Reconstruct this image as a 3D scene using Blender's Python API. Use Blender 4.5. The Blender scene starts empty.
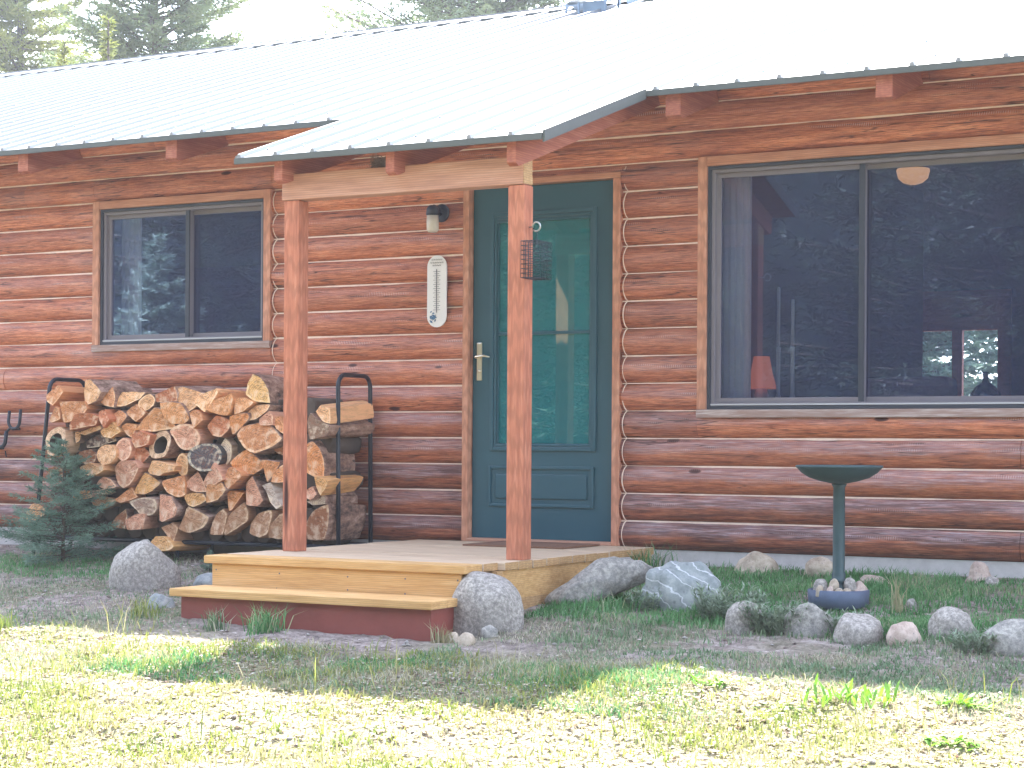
import bpy, bmesh, math, random
import numpy as np
from mathutils import Vector, Matrix
random.seed(7); RNG=np.random.default_rng(11)
SC=bpy.context.scene; COL=SC.collection
R=math.radians
WOOD=[
('tan', 'wedge', -0.538, [(-3.064, 0.866), (-2.968, 0.927), (-2.914, 0.886), (-2.999, 0.804), (-3.053, 0.829)]),
('tan', 'wedge', -0.548, [(-3.03, 0.71), (-2.969, 0.792), (-2.936, 0.779), (-2.931, 0.718), (-3.011, 0.694)]),
('pale', 'wedge', -0.527, [(-2.748, 0.957), (-2.706, 0.959), (-2.616, 0.887), (-2.658, 0.831), (-2.747, 0.802), (-2.758, 0.876)]),
('tan', 'block', -0.544, [(-2.929, 0.824), (-2.743, 0.823), (-2.722, 0.779), (-2.79, 0.71), (-2.907, 0.698), (-2.918, 0.747)]),
('reddish', 'chunk', -0.55, [(-2.79, 0.746), (-2.705, 0.754), (-2.637, 0.73), (-2.663, 0.681), (-2.747, 0.665), (-2.837, 0.649), (-2.837, 0.681)]),
('hollow', 'round', -0.527, [(-3.084, 0.6), (-3.041, 0.645), (-2.971, 0.665), (-2.911, 0.641), (-2.895, 0.568), (-2.937, 0.502), (-3.034, 0.485), (-3.072, 0.534)]),
('pale', 'plank', -0.491, [(-2.81, 0.641), (-2.652, 0.678), (-2.646, 0.654), (-2.778, 0.617), (-2.821, 0.625)]),
('pale', 'sliver', -0.47, [(-2.877, 0.637), (-2.839, 0.633), (-2.841, 0.584), (-2.866, 0.568), (-2.877, 0.601)]),
('tan', 'wedge', -0.501, [(-2.665, 0.828), (-2.54, 0.916), (-2.519, 0.859), (-2.534, 0.791), (-2.623, 0.803)]),
('reddish', 'wedge', -0.539, [(-2.641, 0.762), (-2.584, 0.774), (-2.531, 0.714), (-2.578, 0.665), (-2.625, 0.706)]),
('yellowish', 'wedge', -0.517, [(-2.623, 0.641), (-2.54, 0.702), (-2.503, 0.666), (-2.477, 0.642), (-2.544, 0.601), (-2.597, 0.605)]),
('pale', 'round', -0.536, [(-2.641, 0.504), (-2.622, 0.541), (-2.57, 0.557), (-2.513, 0.545), (-2.489, 0.505), (-2.512, 0.457), (-2.569, 0.434), (-2.621, 0.456)]),
('dark bark', 'chunk', -0.47, [(-2.807, 0.58), (-2.67, 0.622), (-2.565, 0.618), (-2.518, 0.586), (-2.69, 0.544), (-2.796, 0.536)]),
('brown', 'chunk', -0.47, [(-2.833, 0.511), (-2.753, 0.529), (-2.711, 0.495), (-2.732, 0.447), (-2.795, 0.434), (-2.836, 0.462)]),
('pale', 'splintered chunk', -0.54, [(-2.791, 0.418), (-2.691, 0.443), (-2.628, 0.42), (-2.581, 0.436), (-2.575, 0.402), (-2.669, 0.363), (-2.754, 0.374)]),
('pale', 'plank', -0.49, [(-2.527, 0.827), (-2.486, 0.883), (-2.301, 0.882), (-2.331, 0.846), (-2.454, 0.799), (-2.537, 0.795)]),
('pale', 'small round', -0.497, [(-2.335, 0.826), (-2.274, 0.869), (-2.234, 0.849), (-2.238, 0.801), (-2.294, 0.766), (-2.33, 0.786)]),
('reddish', 'plank', -0.499, [(-2.227, 0.865), (-2.041, 0.915), (-2.031, 0.824), (-2.222, 0.821)]),
('pale', 'wedge', -0.499, [(-2.041, 0.895), (-2.001, 0.91), (-1.862, 0.87), (-1.911, 0.792), (-1.97, 0.745), (-2.015, 0.8)]),
('pale', 'wedge', -0.541, [(-1.881, 0.826), (-1.837, 0.861), (-1.721, 0.895), (-1.706, 0.871), (-1.778, 0.775), (-1.798, 0.759), (-1.876, 0.802)]),
('ringed tan', 'half round', -0.533, [(-2.138, 0.812), (-1.993, 0.811), (-1.933, 0.721), (-1.972, 0.689), (-2.062, 0.689), (-2.112, 0.729)]),
('ringed tan', 'half round', -0.511, [(-2.34, 0.658), (-2.211, 0.781), (-2.151, 0.769), (-2.09, 0.706), (-2.064, 0.662), (-2.21, 0.642), (-2.312, 0.646)]),
('tan', 'quarter', -0.504, [(-2.437, 0.762), (-2.36, 0.806), (-2.283, 0.754), (-2.359, 0.702), (-2.421, 0.738)]),
('tan', 'quarter', -0.495, [(-2.558, 0.743), (-2.512, 0.771), (-2.449, 0.754), (-2.431, 0.73), (-2.511, 0.666)]),
('tan', 'quarter', -0.493, [(-2.481, 0.67), (-2.44, 0.69), (-2.358, 0.678), (-2.409, 0.606), (-2.45, 0.626)]),
('reddish', 'chunk', -0.549, [(-2.356, 0.618), (-2.29, 0.646), (-2.209, 0.618), (-2.229, 0.563), (-2.33, 0.538), (-2.356, 0.586)]),
('pinkish', 'round', -0.513, [(-2.524, 0.533), (-2.5, 0.581), (-2.454, 0.598), (-2.402, 0.582), (-2.376, 0.53), (-2.396, 0.482), (-2.448, 0.459), (-2.5, 0.485)]),
('hollow', 'round', -0.508, [(-2.255, 0.539), (-2.233, 0.61), (-2.152, 0.65), (-2.09, 0.611), (-2.089, 0.548), (-2.121, 0.488), (-2.222, 0.482)]),
('pinkish', 'round', -0.52, [(-2.074, 0.646), (-2.003, 0.682), (-1.914, 0.674), (-1.862, 0.619), (-1.873, 0.557), (-1.942, 0.531), (-2.002, 0.54), (-2.042, 0.595)]),
('tan', 'wedge', -0.543, [(-1.924, 0.752), (-1.876, 0.771), (-1.827, 0.752), (-1.809, 0.713), (-1.885, 0.662)]),
('reddish', 'quarter', -0.522, [(-1.803, 0.674), (-1.725, 0.736), (-1.618, 0.705), (-1.628, 0.658), (-1.695, 0.61), (-1.768, 0.619)]),
('blue-grey', 'round', -0.549, [(-1.907, 0.494), (-1.88, 0.541), (-1.801, 0.568), (-1.723, 0.553), (-1.686, 0.495), (-1.722, 0.418), (-1.81, 0.405), (-1.879, 0.439)]),
('ringed pale', 'small round', -0.49, [(-2.06, 0.461), (-2.016, 0.505), (-1.966, 0.493), (-1.96, 0.446), (-1.975, 0.391), (-2.025, 0.373), (-2.057, 0.406)]),
('reddish', 'chunk', -0.494, [(-2.381, 0.53), (-2.305, 0.546), (-2.253, 0.499), (-2.314, 0.451), (-2.376, 0.466)]),
('pinkish', 'splintered half round', -0.517, [(-2.534, 0.415), (-2.48, 0.456), (-2.347, 0.457), (-2.305, 0.418), (-2.346, 0.354), (-2.397, 0.313), (-2.459, 0.292), (-2.511, 0.327)]),
('pale', 'wedge', -0.534, [(-2.24, 0.403), (-2.2, 0.459), (-2.129, 0.452), (-2.029, 0.433), (-2.039, 0.401), (-2.109, 0.393), (-2.159, 0.371), (-2.23, 0.383)]),
('yellowish', 'quarter', -0.491, [(-2.377, 0.273), (-2.296, 0.386), (-2.184, 0.328), (-2.244, 0.279), (-2.305, 0.257), (-2.366, 0.259)]),
('tan', 'quarter', -0.515, [(-2.139, 0.337), (-1.989, 0.37), (-1.967, 0.261), (-2.023, 0.244), (-2.093, 0.266), (-2.129, 0.301)]),
('pinkish', 'wedge', -0.493, [(-1.986, 0.319), (-1.893, 0.399), (-1.843, 0.329), (-1.823, 0.278), (-1.922, 0.281)]),
('tan', 'wedge', -0.496, [(-2.512, 0.218), (-2.415, 0.296), (-2.363, 0.237), (-2.476, 0.201)]),
('grey', 'round', -0.519, [(-2.394, 0.209), (-2.292, 0.233), (-2.195, 0.225), (-2.184, 0.166), (-2.23, 0.13), (-2.311, 0.137), (-2.352, 0.17)]),
('pinkish', 'block', -0.526, [(-2.169, 0.253), (-2.064, 0.247), (-2.004, 0.178), (-2.018, 0.13), (-2.133, 0.093), (-2.165, 0.103)]),
('yellowish', 'quarter', -0.513, [(-1.96, 0.253), (-1.906, 0.273), (-1.837, 0.263), (-1.819, 0.228), (-1.905, 0.186), (-1.945, 0.202)]),
('grey-brown', 'quarter', -0.5, [(-2.014, 0.051), (-1.98, 0.122), (-1.945, 0.186), (-1.812, 0.126), (-1.855, 0.063), (-1.944, 0.031)]),
('brown', 'wedge', -0.47, [(-2.58, 0.051), (-2.539, 0.116), (-2.477, 0.158), (-2.456, 0.11), (-2.465, 0.042)]),
('pinkish', 'block', -0.534, [(-2.412, 0.097), (-2.33, 0.135), (-2.264, 0.133), (-2.278, 0.045), (-2.391, 0.038)]),
('grey-brown', 'wedge', -0.5, [(-2.166, 0.055), (-2.074, 0.085), (-2.024, 0.058), (-2.073, -0.042), (-2.103, -0.007)]),
('yellowish', 'half round', -0.552, [(-2.193, -0.039), (-2.161, 0.001), (-2.091, -0.005), (-2.036, -0.05), (-2.07, -0.079), (-2.181, -0.086)]),
('pale', 'half round', -0.552, [(-3.193, 0.128), (-3.161, 0.179), (-3.106, 0.176), (-3.046, 0.132), (-3.095, 0.098), (-3.171, 0.051), (-3.191, 0.079)]),
('pinkish', 'half round', -0.511, [(-2.673, 0.309), (-2.621, 0.358), (-2.548, 0.343), (-2.498, 0.299), (-2.589, 0.283)]),
('grey-brown', 'slab', -0.5, [(-2.714, 0.202), (-2.619, 0.233), (-2.505, 0.215), (-2.577, 0.185), (-2.671, 0.155)]),
('white', 'sliver', -0.47, [(-2.699, 0.271), (-2.646, 0.283), (-2.593, 0.265), (-2.635, 0.25), (-2.688, 0.253)]),
('tan', 'chunk', -0.522, [(-2.854, 0.241), (-2.801, 0.27), (-2.705, 0.268), (-2.684, 0.228), (-2.8, 0.209), (-2.843, 0.217)]),
('brown', 'chunk', -0.47, [(-3.118, 0.396), (-3.053, 0.418), (-2.977, 0.398), (-2.988, 0.353), (-3.085, 0.351)]),
('bright yellow', 'wedge', -0.5, [(-1.479, 0.982), (-1.417, 0.951), (-1.374, 0.889), (-1.359, 0.811), (-1.454, 0.82), (-1.521, 0.859), (-1.51, 0.921)]),
('ringed tan', 'quarter', -0.541, [(-1.788, 0.779), (-1.764, 0.814), (-1.653, 0.855), (-1.619, 0.867), (-1.602, 0.82), (-1.628, 0.738), (-1.739, 0.755)]),
('ringed tan', 'wedge', -0.526, [(-1.604, 0.84), (-1.52, 0.839), (-1.444, 0.812), (-1.52, 0.762), (-1.591, 0.745)]),
('orange', 'quarter', -0.541, [(-1.604, 0.728), (-1.499, 0.751), (-1.482, 0.72), (-1.546, 0.658), (-1.594, 0.623), (-1.606, 0.674)]),
('pale', 'wedge', -0.511, [(-1.505, 0.759), (-1.446, 0.797), (-1.347, 0.8), (-1.361, 0.766), (-1.436, 0.716), (-1.507, 0.706)]),
('tan', 'large half round', -0.536, [(-1.55, 0.627), (-1.521, 0.666), (-1.427, 0.689), (-1.351, 0.681), (-1.261, 0.601), (-1.322, 0.552), (-1.425, 0.515), (-1.482, 0.535), (-1.535, 0.589)]),
('pinkish', 'chunk', -0.53, [(-1.402, 0.712), (-1.346, 0.758), (-1.316, 0.735), (-1.316, 0.681), (-1.393, 0.678)]),
('tan', 'wedge', -0.503, [(-1.338, 0.72), (-1.291, 0.728), (-1.255, 0.674), (-1.253, 0.628), (-1.3, 0.659)]),
('white', 'sliver', -0.47, [(-1.77, 0.487), (-1.739, 0.55), (-1.698, 0.6), (-1.65, 0.558), (-1.659, 0.48), (-1.709, 0.423), (-1.763, 0.452)]),
('orange', 'quarter', -0.516, [(-1.613, 0.457), (-1.502, 0.535), (-1.394, 0.44), (-1.467, 0.389), (-1.563, 0.4)]),
('brown', 'chunk', -0.47, [(-1.342, 0.536), (-1.276, 0.556), (-1.266, 0.499), (-1.313, 0.514)]),
('pinkish', 'wedge', -0.548, [(-1.821, 0.336), (-1.722, 0.452), (-1.673, 0.402), (-1.644, 0.356), (-1.731, 0.322), (-1.799, 0.313)]),
('tan', 'half round', -0.551, [(-1.647, 0.363), (-1.618, 0.422), (-1.566, 0.426), (-1.503, 0.381), (-1.565, 0.338), (-1.622, 0.302), (-1.653, 0.325)]),
('ringed tan', 'half round', -0.539, [(-1.791, 0.291), (-1.777, 0.323), (-1.67, 0.338), (-1.639, 0.294), (-1.708, 0.235), (-1.795, 0.215)]),
('orange', 'wedge', -0.501, [(-1.662, 0.285), (-1.542, 0.275), (-1.62, 0.181), (-1.647, 0.17)]),
('pinkish', 'tall wedge', -0.512, [(-1.518, 0.33), (-1.47, 0.373), (-1.382, 0.236), (-1.431, 0.201), (-1.517, 0.211)]),
('white bark', 'slab', -0.538, [(-1.389, 0.321), (-1.318, 0.339), (-1.262, 0.247), (-1.226, 0.209), (-1.27, 0.19), (-1.318, 0.223), (-1.356, 0.291)]),
('tan', 'wedge', -0.532, [(-1.373, 0.474), (-1.257, 0.46), (-1.305, 0.391), (-1.351, 0.348)]),
('orange', 'quarter', -0.543, [(-1.315, 0.349), (-1.288, 0.406), (-1.218, 0.449), (-1.213, 0.354), (-1.259, 0.342)]),
('grey-brown', 'half round', -0.5, [(-1.787, 0.029), (-1.776, 0.096), (-1.747, 0.147), (-1.699, 0.177), (-1.663, 0.145), (-1.669, 0.083), (-1.688, 0.027)]),
('grey-brown', 'large half round', -0.5, [(-1.676, 0.067), (-1.631, 0.154), (-1.545, 0.217), (-1.514, 0.164), (-1.523, 0.11), (-1.592, 0.066), (-1.669, 0.026)]),
('grey-brown', 'quarter', -0.5, [(-1.498, 0.041), (-1.487, 0.103), (-1.43, 0.158), (-1.341, 0.177), (-1.331, 0.145), (-1.363, 0.043), (-1.429, 0.018)]),
('grey-brown', 'quarter', -0.5, [(-1.363, 0.02), (-1.345, 0.091), (-1.27, 0.154), (-1.233, 0.155), (-1.232, 0.018)]),
('pale', 'long split wedge', -0.488, [(-1.035, 0.758), (-1.003, 0.795), (-0.935, 0.772), (-0.928, 0.688), (-0.984, 0.703)]),
('grey bark', 'half round', -0.504, [(-1.083, 0.697), (-1.07, 0.746), (-1.01, 0.708), (-0.923, 0.674), (-0.946, 0.622), (-1.055, 0.599)]),
('orange', 'large quarter', -0.488, [(-1.098, 0.552), (-1.048, 0.583), (-1.006, 0.538), (-0.983, 0.477), (-0.982, 0.409), (-0.993, 0.364), (-1.102, 0.416)]),
('yellowish', 'wedge', -0.554, [(-0.989, 0.381), (-0.896, 0.359), (-0.923, 0.313), (-0.961, 0.274), (-0.982, 0.324)]),
('pinkish', 'wedge', -0.535, [(-1.072, 0.303), (-1.022, 0.323), (-0.983, 0.28), (-1.031, 0.247), (-1.072, 0.258)]),
('white bark', 'slab', -0.487, [(-1.087, 0.234), (-1.036, 0.263), (-0.972, 0.272), (-0.97, 0.223), (-1.045, 0.214)]),
('brown', 'large quarter', -0.47, [(-1.116, 0.016), (-1.112, 0.111), (-1.048, 0.181), (-0.937, 0.219), (-0.938, 0.138), (-0.983, 0.022), (-1.028, 0.013)]),
]

# ------------------------------------------------------------------ camera
F=1900.; TH=math.atan(.000291*F); Z0=F*.153/26.52
cam=bpy.data.cameras.new('camera'); co=bpy.data.objects.new('camera',cam); COL.objects.link(co); SC.camera=co
cam.lens=F/1024*36; cam.sensor_width=36; cam.shift_y=62/1024; cam.clip_end=600; cam.clip_start=.1
co.matrix_world=Matrix.Translation((Z0*math.sin(TH),-Z0*math.cos(TH),.565))@Matrix.Rotation(TH,4,'Z')@Matrix.Rotation(R(90),4,'X')@Matrix.Rotation(.006,4,'Z')
# ------------------------------------------------------------------ world, sun
SUN=Vector((.38,-.76,-1)).normalized()       # direction the light travels
w=bpy.data.worlds.new('World'); SC.world=w; w.use_nodes=True
nt=w.node_tree; bg=nt.nodes['Background']; sky=nt.nodes.new('ShaderNodeTexSky'); sky.sky_type='NISHITA'; sky.sun_disc=False
sky.sun_elevation=math.asin(-SUN.z); sky.sun_rotation=math.atan2(-SUN.x,-SUN.y); sky.dust_density=3.0; sky.air_density=1.0; sky.altitude=2400
hs=nt.nodes.new('ShaderNodeHueSaturation'); hs.inputs['Saturation'].default_value=.55; nt.links.new(sky.outputs[0],hs.inputs['Color']); nt.links.new(hs.outputs[0],bg.inputs[0]); bg.inputs[1].default_value=.13
sl=bpy.data.lights.new('sun','SUN'); sl.energy=2.6; sl.angle=R(.5); sl.color=(1,.97,.9)
so=bpy.data.objects.new('sun',sl); COL.objects.link(so); so.rotation_euler=SUN.to_track_quat('-Z','Y').to_euler()
SC.view_settings.view_transform='Standard'; SC.view_settings.look='None'; SC.view_settings.gamma=1; SC.view_settings.exposure=3.35
SC.cycles.max_bounces=8; SC.cycles.transparent_max_bounces=16
# ------------------------------------------------------------------ materials
class NT:
    def __init__(s,name):
        s.m=bpy.data.materials.new(name); s.m.use_nodes=True; s.t=s.m.node_tree; s.b=s.t.nodes['Principled BSDF']; s.out=s.t.nodes['Material Output']
    def n(s,typ,**k):
        x=s.t.nodes.new('ShaderNode'+typ)
        for a,v in k.items():
            if a.startswith('i_'): x.inputs[a[2:].replace('_',' ')].default_value=v
            else: setattr(x,a,v)
        return x
    def l(s,a,b): s.t.links.new(a,b)
    def co(s,sc=(1,1,1),kind='Object'):
        c=s.n('TexCoord'); m=s.n('Mapping'); m.inputs['Scale'].default_value=sc; s.l(c.outputs[kind],m.inputs[0]); return m.outputs[0]
    def noise(s,sc,detail=4,vec=None,rough=.6):
        x=s.n('TexNoise',i_Scale=sc,i_Detail=detail,i_Roughness=rough)
        if vec: s.l(vec,x.inputs['Vector'])
        return x.outputs['Fac']
    def ramp(s,f,stops):
        r=s.n('ValToRGB'); cr=r.color_ramp
        while len(cr.elements)<len(stops): cr.elements.new(.5)
        for e,(p,c) in zip(cr.elements,stops):
            e.position=p; e.color=(c,c,c,1) if isinstance(c,(int,float)) else (*c,1)
        s.l(f,r.inputs[0]); return r.outputs[0]
    def mix(s,f,a,b,mode='MIX'):
        x=s.n('Mix',data_type='RGBA',blend_type=mode)
        for i,v in ((0,f),(6,a),(7,b)):
            if hasattr(v,'links'): s.l(v,x.inputs[i])
            else: x.inputs[i].default_value=v if isinstance(v,(int,float)) else (*v,1)
        return x.outputs[2]
    def math(s,op,a,b=0):
        x=s.n('Math',operation=op)
        for i,v in ((0,a),(1,b)):
            if hasattr(v,'links'): s.l(v,x.inputs[i])
            else: x.inputs[i].default_value=v
        return x.outputs[0]
    def bump(s,h,st=.3,d=.01,prev=None):
        x=s.n('Bump',i_Strength=st,i_Distance=d); s.l(h,x.inputs['Height'])
        if prev: s.l(prev,x.inputs['Normal'])
        s.l(x.outputs[0],s.b.inputs['Normal']); return x.outputs[0]
    def col(s,c):
        if hasattr(c,'links'): s.l(c,s.b.inputs['Base Color'])
        else: s.b.inputs['Base Color'].default_value=(*c,1)
    def set(s,rough=.6,metal=0,spec=.5):
        s.b.inputs['Roughness'].default_value=rough; s.b.inputs['Metallic'].default_value=metal; s.b.inputs['Specular IOR Level'].default_value=spec
def plain(name,c,rough=.6,metal=0,var=.25,sc=8,bump=.15,spec=.5):
    m=NT(name); v=m.noise(sc,5,m.co()); k=1-var
    m.col(m.mix(v,tuple(x*k for x in c),tuple(min(1,x*(1+var)) for x in c))); m.set(rough,metal,spec)
    if bump: m.bump(m.noise(sc*9,4,m.co()),bump,.004)
    return m.m
def wood(name,ca,cb,cc,sc=(1.2,14,14),rough=.65,knots=True,kc=(.06,.02,.01),bump=.35,spec=.3,grain=1.):
    m=NT(name); v=m.co(sc); n1=m.noise(3.,6,v,.65); big=m.noise(1.1,3,m.co())
    c=m.ramp(n1,[(.3,ca),(.52,cb),(.72,cc)])
    c=m.mix(m.ramp(big,[(.3,0.),(.7,.22)]),c,ca)
    w1=m.n('TexWave',wave_type='BANDS',bands_direction='Z',i_Scale=2.2,i_Distortion=6.,i_Detail=3.); m.l(v,w1.inputs[0])
    c=m.mix(m.math('MULTIPLY',m.ramp(w1.outputs['Fac'],[(.35,0.),(.9,.5)]),grain),c,tuple(x*.62 for x in cb))
    if knots:
        vo=m.n('TexVoronoi',i_Scale=1.); m.l(m.co(tuple(x*(.55 if x<5 else .42) for x in sc)),vo.inputs['Vector'])
        c=m.mix(m.ramp(vo.outputs['Distance'],[(.05,1.),(.13,0.)]),c,kc)
    m.col(c); m.set(rough,0,spec); m.bump(n1,bump,.006); return m.m
M={}
# stained log siding: attribute 'seg' r=random per board, g=height in the log, b=how weathered the course is
m=NT('stained log siding'); at=m.n('Attribute',attribute_name='seg'); sp=m.n('SeparateColor'); m.l(at.outputs['Color'],sp.inputs[0])
vv=m.co((1.1,9,16)); n1=m.noise(3.2,7,vv,.68); fine=m.noise(9.,5,m.co((1.5,30,60)),.7)
c=m.ramp(n1,[(.28,(.18,.05,.03)),(.41,(.5,.145,.068)),(.57,(.74,.26,.125)),(.74,(.92,.44,.24))])
c=m.mix(m.math('MULTIPLY',sp.outputs[0],.45),c,(.3,.1,.065))
c=m.mix(m.ramp(fine,[(.38,.75),(.5,0.)]),c,(.1,.03,.025)); c=m.mix(m.ramp(fine,[(.56,0.),(.68,.45)]),c,(.85,.5,.36))
hz=m.math('ADD',sp.outputs[1],m.math('MULTIPLY',m.math('SUBTRACT',m.noise(2.,5,m.co((1.2,3,5))),.5),.9))
band=m.ramp(hz,[(.42,0.),(.62,1.),(.93,1.),(1.,.55)])
wf=m.math('MULTIPLY',band,m.math('MULTIPLY',sp.outputs[2],m.ramp(m.noise(5.,6,m.co((2.,5,24)),.7),[(.3,.35),(.62,1.)])))
gr=m.ramp(m.noise(4.,6,m.co((1.5,20,40)),.7),[(.34,(.1,.06,.065)),(.46,(.3,.21,.23)),(.56,(.45,.36,.38)),(.68,(.75,.66,.66))])
c=m.mix(wf,c,gr)
# long drying cracks (dark) and knots
cr=m.noise(2.3,3,m.co((.5,4,15)),.5); cr=m.ramp(cr,[(.485,0.),(.497,.8),(.503,.8),(.515,0.)])
crm=m.math('MULTIPLY',cr,m.ramp(m.noise(1.,2,m.co((.9,1,4))),[(.4,0.),(.52,1.)])); c=m.mix(crm,c,(.03,.015,.015))
vo=m.n('TexVoronoi',i_Scale=1.,i_Randomness=1.); m.l(m.co((2.1,.01,6.53)),vo.inputs['Vector'])
c=m.mix(m.ramp(vo.outputs['Distance'],[(.05,.95),(.075,.8),(.095,0.)]),c,(.05,.014,.01))
# mill chatter flecks: highlights on the ripple, painted into the colour
tick=m.n('TexWave',wave_type='BANDS',bands_direction='X',i_Scale=26.,i_Distortion=1.2); m.l(m.co(),tick.inputs[0])
tk=m.math('MULTIPLY',m.ramp(tick.outputs['Fac'],[(.62,0.),(.8,1.)]),m.ramp(m.noise(1.6,4,m.co((1.6,4,22))),[(.56,0.),(.66,.5)]))
c=m.mix(m.math('MULTIPLY',tk,m.ramp(sp.outputs[1],[(.45,0.),(.6,1.),(.8,1.),(.95,0.)])),c,(.75,.6,.56))
dk=m.math('MULTIPLY',m.ramp(sp.outputs[2],[(.5,0.),(.85,1.)]),m.ramp(m.noise(3.,6,m.co((1.3,6,18)),.7),[(.38,.85),(.62,.15)])); c=m.mix(dk,c,(.1,.04,.035))
m.col(c); m.set(.5,0,.4); b=m.bump(n1,.35,.006); m.bump(m.math('SUBTRACT',m.math('MULTIPLY',tick.outputs['Fac'],.25),m.math('MULTIPLY',crm,3.)),.35,.004,b); M['log']=m.m
M['caulk']=plain('cream caulk',(.9,.68,.55),.8,var=.2,sc=30)
M['trim']=wood('stained cedar trim',(.42,.17,.1),(.6,.28,.17),(.72,.4,.27),(14,14,1.4),knots=True)
M['trimh']=wood('stained cedar trim along',(.42,.17,.1),(.6,.28,.17),(.72,.4,.27),(1.4,14,14),knots=True)
M['sill']=wood('worn grey sill wood',(.3,.17,.13),(.45,.33,.29),(.7,.62,.58),(1.6,14,20),knots=False)
M['post']=wood('red stained post wood',(.36,.12,.07),(.54,.2,.115),(.66,.29,.18),(17,17,1.1),kc=(.05,.012,.01))
M['beam']=wood('weathered tan beam wood',(.4,.2,.14),(.58,.31,.21),(.68,.42,.31),(1.1,13,13),kc=(.15,.07,.04))
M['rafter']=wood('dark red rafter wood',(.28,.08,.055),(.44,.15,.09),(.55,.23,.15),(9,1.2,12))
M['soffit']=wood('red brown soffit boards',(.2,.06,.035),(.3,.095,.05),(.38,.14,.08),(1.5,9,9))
M['deck']=wood('honey deck boards',(.5,.36,.24),(.66,.5,.35),(.76,.62,.46),(1.2,11,11),kc=(.2,.09,.04),bump=.3,grain=.6)
M['decknose']=wood('golden board edges',(.5,.27,.1),(.68,.41,.17),(.78,.52,.26),(1.2,8,16),kc=(.22,.08,.03),bump=.3,grain=.9)
M['boardend']=wood('sawn board ends',(.42,.23,.1),(.55,.34,.16),(.66,.45,.25),(12,12,12),knots=False)
M['riser']=plain('maroon painted riser',(.26,.065,.05),.6,var=.3,sc=6,bump=.25)
M['concrete']=plain('pale concrete foundation',(.55,.52,.5),.9,var=.3,sc=12,bump=.5)
M['door']=plain('teal green door paint',(.02,.09,.125),.38,var=.1,sc=3,bump=.04)
M['vinyl']=plain('grey taupe window vinyl',(.2,.18,.2),.5,var=.1,sc=4,bump=0)
M['vinyldark']=plain('dark slate window frame',(.035,.042,.06),.5,var=.1,sc=4,bump=0)
M['vinylpale']=plain('pale window track',(.5,.5,.52),.45,var=.1,sc=4,bump=0)
M['brass']=plain('old pale brass',(.8,.72,.58),.3,1,var=.1,sc=9,bump=0)
M['steel']=plain('bright steel hook',(.6,.6,.6),.3,1,var=.05,bump=0)
M['black']=plain('black powder coated steel',(.012,.016,.028),.4,var=.2,sc=10,bump=.05)
M['bath']=plain('dark slate green resin',(.035,.072,.082),.5,var=.35,sc=14,bump=.2)
M['bathring']=plain('blue grey resin',(.1,.13,.2),.6,var=.3,sc=20,bump=.25)
M['roofedge']=plain('dark green roof trim',(.1,.112,.105),.45,var=.15,sc=5,bump=.05)
m=NT('pale ribbed steel roofing'); m.col(m.mix(m.noise(1.3,4,m.co()),(.27,.275,.28),(.32,.325,.33))); m.set(.4,.3,.5); m.bump(m.noise(2.,3,m.co()),.05,.01); M['roof']=m.m
M['ventm']=plain('grey vent metal',(.28,.36,.45),.35,.5,var=.1,bump=0)
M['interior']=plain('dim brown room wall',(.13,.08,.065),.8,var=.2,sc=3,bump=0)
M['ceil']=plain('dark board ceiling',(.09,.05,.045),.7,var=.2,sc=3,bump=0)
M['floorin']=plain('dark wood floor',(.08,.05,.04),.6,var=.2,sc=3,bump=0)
M['curtain']=plain('pale grey curtain cloth',(.8,.8,.8),.9,var=.1,sc=40,bump=.2)
M['sofa']=plain('dark maroon upholstery',(.16,.09,.12),.9,var=.3,sc=30,bump=.2)
M['shade']=plain('orange lamp shade cloth',(.65,.16,.06),.9,var=.15,sc=60,bump=.1)
m=NT('orange lamp shade cloth with added glow'); m.col((.7,.2,.08)); m.b.inputs['Emission Color'].default_value=(1,.25,.1,1); m.b.inputs['Emission Strength'].default_value=.035; m.set(.9); M['shade']=m.m  # faint glow added so the lampshade shows through the glass
M['bottle']=plain('dark teal glass bottle',(.01,.035,.04),.12,var=.1,bump=0)
M['reflection_streak']=plain('pale reflection streak',(.75,.73,.7),.5,var=.1,bump=0)
M['suet']=plain('maroon suet block',(.16,.03,.03),.8,var=.4,sc=60,bump=.5)
M['white']=plain('white enamel',(.82,.8,.78),.35,var=.05,bump=0)
M['ink']=plain('grey ink',(.12,.12,.14),.6,var=.1,bump=0)
M['blueink']=plain('blue flower paint',(.07,.16,.28),.6,var=.3,sc=80,bump=0)
M['navy']=plain('dark navy lantern metal',(.012,.018,.04),.4,var=.2,bump=.05)
M['jar']=plain('ribbed cream lantern glass',(.62,.57,.5),.2,var=.15,sc=40,bump=.3)
M['mat']=plain('brown woven mat',(.2,.1,.06),.95,var=.4,sc=60,bump=.6)
M['nest']=plain('dry grass nest',(.3,.22,.16),.95,var=.5,sc=50,bump=.8)
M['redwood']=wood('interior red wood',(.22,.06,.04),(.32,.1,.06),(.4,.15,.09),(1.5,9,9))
m=NT('lit glass lamp bowl'); m.col((.85,.5,.28)); m.b.inputs['Emission Color'].default_value=(1,.5,.2,1); m.b.inputs['Emission Strength'].default_value=.075; m.set(.3); M['lampbowl']=m.m
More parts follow.
